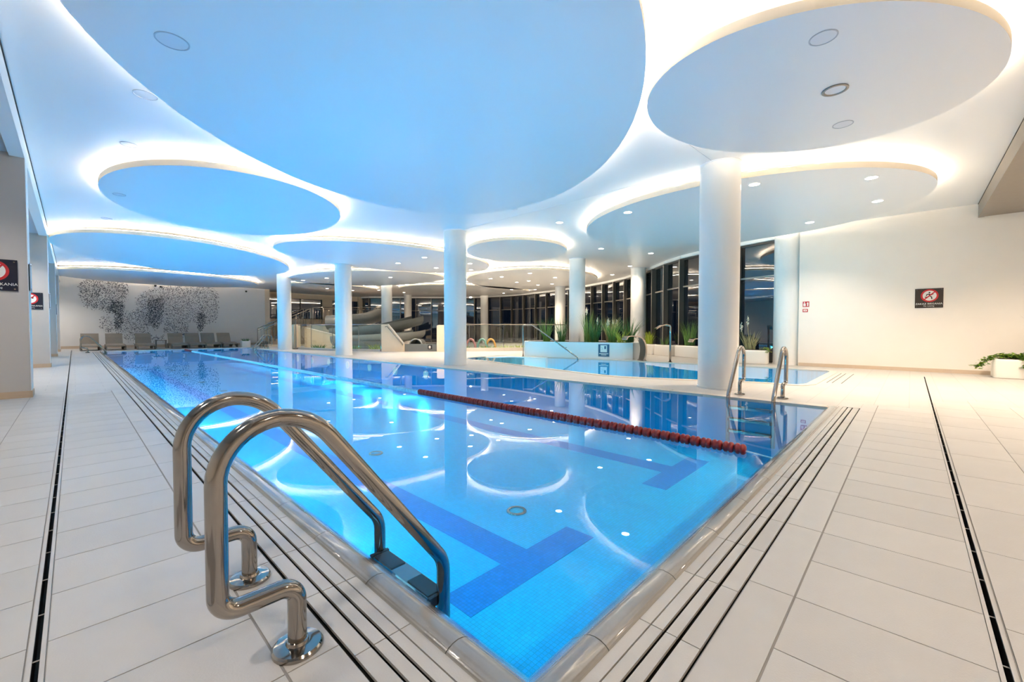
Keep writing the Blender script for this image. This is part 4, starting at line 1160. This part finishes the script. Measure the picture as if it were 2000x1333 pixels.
def plume(mb, x, y, z, h, r):
    for _ in range(60):
        a = rng.uniform(0, 2 * PI); t_ = rng.random(); rr = r * math.sin(PI * min(1, 0.12 + t_ * 0.86)) * rng.uniform(0.5, 1.0)
        px_, py_, pz_ = x + rr * math.cos(a), y + rr * math.sin(a), z + h * t_
        s = r * 0.45
        mb.add([(x, y, pz_ - s * 0.4), (px_ + s * 0.2, py_, pz_), (px_, py_, pz_ + s * 0.9), (x, y + s * .2, pz_ + s * .3)], [(0, 1, 2), (0, 2, 3), (0, 1, 3), (1, 2, 3)])
    return mb
def grass(label, x, y, z0, n, h, spread, mat, plumes=(), w=0.022, r0=0.14, group=None, cat='plant', name='reed_grass'):
    t = thing(name, label, cat, (x, y, z0), group=group)
    part('blades', blades(MB(), x, y, z0, n, h, spread, w, r0), M[mat], t)['kind'] = 'stuff'
    for dx, dy, hh, r in plumes:
        pl = part('plume', plume(MB(), x + dx, y + dy, z0 + hh, 0.30 if r > .045 else 0.2, r), M['plume'], t)
        part('stalk', MB().tube([(x + dx * .3, y + dy * .3, z0), (x + dx, y + dy, z0 + hh + 0.05)], 0.006, 5), M['grass_dry'], t)
    return t
# planter wall with tall grasses
t = thing('planter_wall', 'curved white planter wall standing in the second pool around the white column', 'planter', (12.4, 8.6, 0))
front = [(11.78, 10.60), (11.95, 9.9), (12.2, 9.0), (12.45, 8.0), (12.72, 7.1), (12.95, 6.75)]
fp = [(p.x, p.y) for p in open_spline([(x, y, 0) for x, y in front], 6)]
backp = [(14.2, 6.9), (15.0, 8.5), (15.1, 10.0), (14.3, 11.2), (12.6, 11.3)]
outl = fp + backp
part('wall', MB().prism(outl, -0.30, 0.52), M['planter_wall'], t)
inn = [((x - 13.4) * 0.93 + 13.4, (y - 9.1) * 0.93 + 9.1) for x, y in outl]
part('rim', MB().add([(x, y, 0.57) for x, y in outl] + [(x, y, 0.57) for x, y in inn] + [(x, y, 0.52) for x, y in outl] + [(x, y, 0.52) for x, y in inn],
     [(i, (i + 1) % len(outl), (i + 1) % len(outl) + len(outl), i + len(outl)) for i in range(len(outl))] +
     [((i + 1) % len(outl), i, i + 2 * len(outl), (i + 1) % len(outl) + 2 * len(outl)) for i in range(len(outl))] +
     [(i + len(outl), (i + 1) % len(outl) + len(outl), (i + 1) % len(outl) + 3 * len(outl), i + 3 * len(outl)) for i in range(len(outl))]), M['planter_wall'], t)
part('soil', MB().prism(inn, 0.50, 0.54), M['soil'], t)
GR = [(12.75, 10.3, 90, 0.95, 0.45, 'grass', 'leftmost fountain grass in the white planter wall'), (13.0, 9.75, 70, 1.05, 0.35, 'grass_dark', 'dark upright grass just left of the planter column'),
      (13.45, 8.85, 90, 1.20, 0.40, 'grass', 'tallest yellow-green grass just right of the planter column'), (13.2, 8.4, 110, 0.95, 0.45, 'grass_dark', 'deep green grass in the middle of the white planter'),
      (13.65, 8.05, 90, 1.05, 0.50, 'grass_dry', 'dry straw-coloured grass in the middle of the white planter'), (13.35, 7.75, 110, 0.90, 0.55, 'grass', 'arching grass right of the middle of the white planter'),
      (13.8, 7.3, 110, 0.95, 0.70, 'grass_dark', 'widest arching grass at the right end of the white planter'), (13.1, 7.25, 50, 0.55, 0.35, 'leaf_bright', 'low yellow-leaved plant beside the steel water curtain')]
for i, (x, y, n, h, s, m, lab) in enumerate(GR):
    pls = {2: [(-.05, .05, 1.02, .055)], 3: [(.1, -.05, .62, .055)], 4: [(.1, .1, .60, .06), (.25, -.15, .55, .05)], 5: [(-.1, .15, .55, .06), (.2, .1, .62, .045)], 6: [(.1, -.3, .35, .05)]}.get(i, [])
    grass(lab, x, y, 0.54, n, h, s, m, pls, group='grasses in the white planter wall')
# info sign on the planter wall
c = Vector((12.555, 7.62, 0.30)); d = Vector((0.27, -0.96, 0)).normalized(); nn = Vector((-d.y, d.x, 0)); nn = nn if nn.x < 0 else -nn
c = c + nn * 0.012
t = thing('info_sign', 'navy information sign with a white square pictogram on the white planter wall', 'sign', tuple(c))
part('plate', MB().bar(c - d * 0.19, c + d * 0.19, 0.012, 0.42), M['blue_sign'], t)
f = c + nn * 0.0065
part('white_panel', poly_mb(f + Vector((0, 0, 0.06)), d, (0, 0, 1), nn, [(-.115, -.12), (.115, -.12), (.115, .12), (-.115, .12)], 0.001), M['sign_white'], t)
part('pictogram', poly_mb(f + Vector((0, 0, 0.09)), d, (0, 0, 1), nn, [(.02, -.04), (.08, -.04), (.08, .06), (.02, .06)], 0.002), M['blue_sign'], t)
part('pictogram', limb(f + Vector((0, 0, 0.06)), d, (0, 0, 1), nn, [(-.09, .06), (-.03, .0), (-.07, -.05)], 0.015, 0.002), M['ring'], t)
part('text_line', poly_mb(f + Vector((0, 0, -0.11)), d, (0, 0, 1), nn, [(-.16, -.012), (.16, -.012), (.16, .012), (-.16, .012)], 0.001), M['sign_white'], t)
part('text_line', poly_mb(f + Vector((0, 0, -0.155)), d, (0, 0, 1), nn, [(-.09, -.010), (.09, -.010), (.09, .010), (-.09, .010)], 0.001), M['sign_white'], t)

# handrail into the second pool
t = thing('pool_handrail', 'slim steel handrail sloping into the curved pool beside the white planter wall', 'handrail', (11.62, 10.5, 0))
hp = fillet([(11.66, 10.55, -0.004), (11.66, 10.55, 1.19), (11.72, 10.15, 1.19), (12.02, 8.35, 0.06), (12.03, 8.30, -0.10)], [0.06, 0.08, 0.01], 6)
part('rail', MB().tube(hp, 0.024, 10), M['steel'], t, smooth=True)
part('foot', MB().lathe([(0.05, -0.004), (0.05, 0.012), (0.026, 0.016)], (11.66, 10.55, 0), 16, cap=False), M['steel'], t)
part('bracket', MB().tube([(11.93, 8.85, 0.37), (12.25, 8.95, 0.37)], 0.012, 6), M['steel_dark'], t)
single('pool_step', MB().prism([(10.6, 11.5), (11.75, 11.2), (11.95, 9.6), (11.7, 9.5), (11.3, 10.8), (10.5, 11.2)], -0.55, 0.002), M['planter_wall'], 'pale entry ledge at the left corner of the curved pool', 'step')

# shower spout, second spout and water curtain
def spout(label, base, dirv, h, reach, r=0.032, wide=0.12, name='water_spout'):
    b = Vector(base); d = Vector(dirv).normalized(); s = d.cross(Vector((0, 0, 1)))
    t = thing(name, label, 'water spout', base)
    path = fillet([b, b + Vector((0, 0, h)), b + d * 0.16 + Vector((0, 0, h + 0.02))], [0.06], 6)
    part('pole', MB().tube(path, r, 12), M['steel'], t, smooth=True)
    part('foot', MB().lathe([(r * 2, 0), (r * 2, 0.014), (r * 1.1, 0.02)], base, 16, cap=False), M['steel'], t)
    vs = []
    for f_, w_, z_ in ((0.02, 0.3, 0.0), (0.3, 0.8, 0.035), (0.65, 1.0, 0.0), (1.0, 1.05, -0.10)):
        p = b + d * (reach * f_) + Vector((0, 0, h + z_))
        vs += [p - s * wide * w_ / 2 + Vector((0, 0, .018)), p + s * wide * w_ / 2 + Vector((0, 0, .018)), p + s * wide * w_ / 2 - Vector((0, 0, .018)), p - s * wide * w_ / 2 - Vector((0, 0, .018))]
    fs = []
    for i in range(3):
        for k in range(4): fs.append((i * 4 + k, i * 4 + (k + 1) % 4, (i + 1) * 4 + (k + 1) % 4, (i + 1) * 4 + k))
    fs += [(3, 2, 1, 0), (12, 13, 14, 15)]
    part('mouth', MB().add(vs, fs), M['steel'], t)
    return t
spout('tall stainless swan-neck spout at the far edge of the curved pool', (12.78, 5.40, -0.002), (-0.75, 0.66, 0), 1.14, 0.48, wide=0.16)
def curtain(label, base, dirv, h, reach, wide):
    b = Vector(base); d = Vector(dirv).normalized(); s = Vector((-d.y, d.x, 0))
    t = thing('water_curtain', label, 'water spout', base)
    P = [(0.0, 0.0), (0.05, h * 0.35), (0.04, h * 0.62), (-0.04, h * 0.85), (-0.20, h * 0.98), (-0.42 * reach / .5, h * 1.0), (-reach, h * 0.86)]
    path = open_spline([(a, 0, z) for a, z in P], 6)
    outer_, inner_ = [], []
    for i, p in enumerate(path):
        tg = (path[min(i + 1, len(path) - 1)] - path[max(i - 1, 0)]).normalized(); nr = Vector((tg.z, 0, -tg.x))
        th = 0.03 if i > len(path) * .5 else 0.05
        outer_.append(p + nr * th / 2); inner_.append(p - nr * th / 2)
    lp_ = outer_ + inner_[::-1]
    pr = [tuple(b + d * (-q.x) * -1 + Vector((0, 0, q.z)) - b) for q in lp_]
    n = len(outer_); a, e = b - s * wide / 2, b + s * wide / 2
    vs = [a + Vector(p) for p in pr] + [e + Vector(p) for p in pr]; m = len(pr)
    fs = [(i, (i + 1) % m, (i + 1) % m + m, i + m) for i in range(m)]
    for i in range(n - 1):
        fs += [(i, i + 1, m - 2 - i, m - 1 - i), (m + i + 1, m + i, 2 * m - 1 - i, 2 * m - 2 - i)]
    part('sheet', MB().add(vs, fs), M['steel'], t, auto=0.6)
    part('foot', MB().bar(a - s * -0.0 + Vector((0, 0, 0.01)), e + Vector((0, 0, 0.01)), 0.12, 0.02), M['steel_dark'], t)
    return t
curtain('wide curved stainless water curtain at the right end of the white planter wall', (12.95, 6.42, -0.002), (0.78, -0.62, 0), 0.80, 0.62, 0.42)
curtain('curved stainless water curtain peeping out left of the nearest column', (14.00, 4.72, -0.002), (0.72, -0.69, 0), 0.72, 0.55, 0.30)

# white planters along the windows
def planter(label, cx, cy, w, d, h, rot, group='white planters by the windows'):
    t = thing('planter_box', label, 'planter', (cx, cy, -0.004), rot, group)
    part('pot', rounded_box(MB(), -w / 2, w / 2, -d / 2, d / 2, 0, h, 0.09), M['planter'], t, local=True, auto=0.6)
    part('soil', rounded_box(MB(), -w / 2 + .07, w / 2 - .07, -d / 2 + .07, d / 2 - .07, h - 0.02, h + 0.012, 0.06, rt=0.008), M['soil'], t, local=True)
    return t
ang = math.atan2(8.0 - 5.7, 16.6 - 15.7)
planter('leftmost small white planter box by the curved windows', 16.62, 7.90, 0.95, 0.5, 0.42, math.radians(62))
planter('middle white planter box by the curved windows behind the swan-neck spout', 16.12, 6.98, 0.95, 0.5, 0.42, math.radians(62))
planter('white planter box by the windows just left of the nearest column', 15.66, 5.82, 1.25, 0.5, 0.43, math.radians(66))
planter('rounded white planter seen between the rails of the right pool ladder', 14.02, 3.46, 0.90, 0.45, 0.41, math.radians(-82))
planter('white rounded planter with ivy at the right picture edge', 13.55, -2.12, 1.7, 0.62, 0.40, math.radians(-90))
grass('yellow-green leafy plant in the leftmost window planter', 16.62, 7.90, 0.42, 50, 0.55, 0.18, 'leaf_bright', w=0.06, name='leafy_plant')
grass('sparse low grass in the middle window planter', 16.15, 7.05, 0.42, 30, 0.40, 0.25, 'grass', w=0.02)
grass('tall feathery green grass in the planter left of the nearest column', 15.68, 5.90, 0.42, 150, 0.95, 0.32, 'grass', w=0.016, r0=0.18)
grass('leaning grass with cream plumes in the planter behind the right ladder', 14.10, 3.50, 0.40, 55, 0.62, 0.28, 'grass_dry', [(-.16, .32, .52, .055), (-.12, .22, .54, .05), (-.02, .08, .72, .055)], w=0.02)
def ivy(label, stems, base, n_per=12, size=0.062, mat='leaf'):
    t = thing('ivy_plant', label, 'plant', base)
    lv = []
    for st_ in stems:
        P = open_spline(st_, 6)
        part('stem', MB().tube(P, 0.004, 4), M['grass_dark'], t)
        for p in P:
            for _ in range(n_per):
                c = p + Vector((rng.gauss(0, .03), rng.gauss(0, .03), rng.gauss(0.012, .02)))
                a = rng.uniform(0, 2 * PI); s = size * rng.uniform(0.6, 1.2); tl = rng.uniform(-.6, .6)
                u = Vector((math.cos(a), math.sin(a), tl)).normalized(); w_ = u.cross(Vector((rng.uniform(-.4, .4), rng.uniform(-.4, .4), 1))).normalized()
                q = [(0, 0), (.35, .45), (.15, .5), (.6, .3), (1, 0), (.6, -.3), (.15, -.5), (.35, -.45)]
                q = [(0, 0), (.12, .42), (.38, .24), (.62, .34), (1, 0), (.62, -.34), (.38, -.24), (.12, -.42)]
                lv.append([c + u * (x * s) + w_ * (y * s) for x, y in q])
    rng.shuffle(lv)
    for q in lv[:300]:
        part('leaf', MB().add(q, [tuple(range(8))]), M[mat] if rng.random() < .6 else M['leaf_bright'], t)
    if len(lv) > 300:
        mb = MB()
        for q in lv[300:]: mb.add(q, [tuple(range(8))])
        part('leaves', mb, M[mat], t)['kind'] = 'stuff'
    return t
ivy('trailing ivy spilling over the white planter at the right picture edge',
    [[(13.55, -1.6, .43), (13.45, -1.40, .46), (13.42, -1.22, .40), (13.42, -1.12, .28), (13.42, -1.02, .20)],
     [(13.5, -1.45, .44), (13.35, -1.62, .44), (13.28, -1.70, .42), (13.22, -1.72, .30), (13.22, -1.70, .22)],
     [(13.6, -1.4, .44), (13.55, -1.7, .47), (13.5, -2.0, .45), (13.4, -2.3, .45)], [(13.4, -1.5, .44), (13.38, -1.75, .46), (13.36, -2.0, .46), (13.3, -2.3, .44)]], (13.5, -1.7, 0.41))
grass('thin dry arching stems above the ivy at the right picture edge', 13.42, -2.05, 0.41, 22, 0.95, 0.60, 'grass_dry', w=0.012, r0=0.08)
ivy('short ivy hanging over the right end of the planter behind the ladder', [[(14.10, 3.2, .42), (14.05, 3.08, .44), (13.95, 3.00, .42), (13.86, 2.98, .36)]], (14.05, 3.1, .41), 5, 0.05)
t = thing('planter_box', 'small tan planter with a dark green plant right of the loungers', 'planter', (6.95, 28.3, -0.004))
part('pot', rounded_box(MB(), 6.72, 7.18, 28.1, 28.5, -0.004, 0.36, 0.05), M['planter'], t, auto=0.6)
part('leaves', blades(MB(), 6.95, 28.3, 0.34, 60, 0.22, 0.32, 0.03, 0.15), M['grass_dark'], t)
# bench by the pool edge near the stairs
t = thing('low_stool', 'small dark-topped low stool near the foot of the stairs', 'stool', (7.35, 26.2, -0.004))
part('top', MB().box(7.15, 7.55, 26.0, 26.4, 0.24, 0.28), M['black'], t)
for dx, dy in ((7.17, 26.02), (7.50, 26.02), (7.17, 26.35), (7.50, 26.35)):
    part('leg', MB().box(dx, dx + 0.03, dy, dy + 0.03, -0.004, 0.24), M['steel_dark'], t)
# low plants behind the glass
for i, (x, y, n, h, m, lab) in enumerate(((8.9, 22.6, 60, .30, 'grass_dark', 'dark low shrub at the left behind the slide glass'), (9.3, 21.0, 80, .28, 'grass_dark', 'dark low shrub in the middle behind the slide glass'),
                             (9.6, 20.0, 80, .28, 'grass', 'dark low shrub right of the middle behind the slide glass'), (10.2, 18.9, 90, .38, 'leaf_bright', 'yellow-green shrub in front of the slide at the right glass pane'),
                             (13.0, 15.7, 60, .28, 'grass', 'low green plant left of the coloured hoops'), (13.9, 14.9, 70, .30, 'grass', 'low green plant in front of the coloured hoops'),
                             (14.6, 14.3, 70, .32, 'leaf_bright', 'yellow-green plant right of the coloured hoops'), (15.3, 13.9, 70, .34, 'leaf_bright', 'yellow-green plant behind the glass next to the handrail'))):
    grass(lab, x, y, 0.0, n, h, 0.38, m, w=0.05, r0=0.30, name='low_shrub', group='low shrubs behind the glass')
for i, (x, y, m, lab) in enumerate(((13.55, 15.75, 'hoop_pink', 'pink play hoop behind the glass balustrade'), (13.95, 15.35, 'hoop_teal', 'teal play hoop behind the glass balustrade'), (14.25, 15.05, 'hoop_orange', 'orange play hoop behind the glass balustrade'))):
    d = Vector((0.69, -0.72, 0))
    arc = [Vector((x, y, 0.0)) + d * (0.24 * math.cos(PI * k / 14)) + Vector((0, 0, 0.55 * math.sin(PI * k / 14))) for k in range(15)]
    t = thing('play_hoop', lab, 'play hoop', (x, y, 0), group='coloured play hoops')
    part('hoop', MB().tube(arc, 0.055, 10), M[m], t, smooth=True)
    part('base_plate', MB().bar(Vector((x, y, 0.005)) - d * 0.32, Vector((x, y, 0.005)) + d * 0.32, 0.16, 0.012), M['steel_dark'], t)
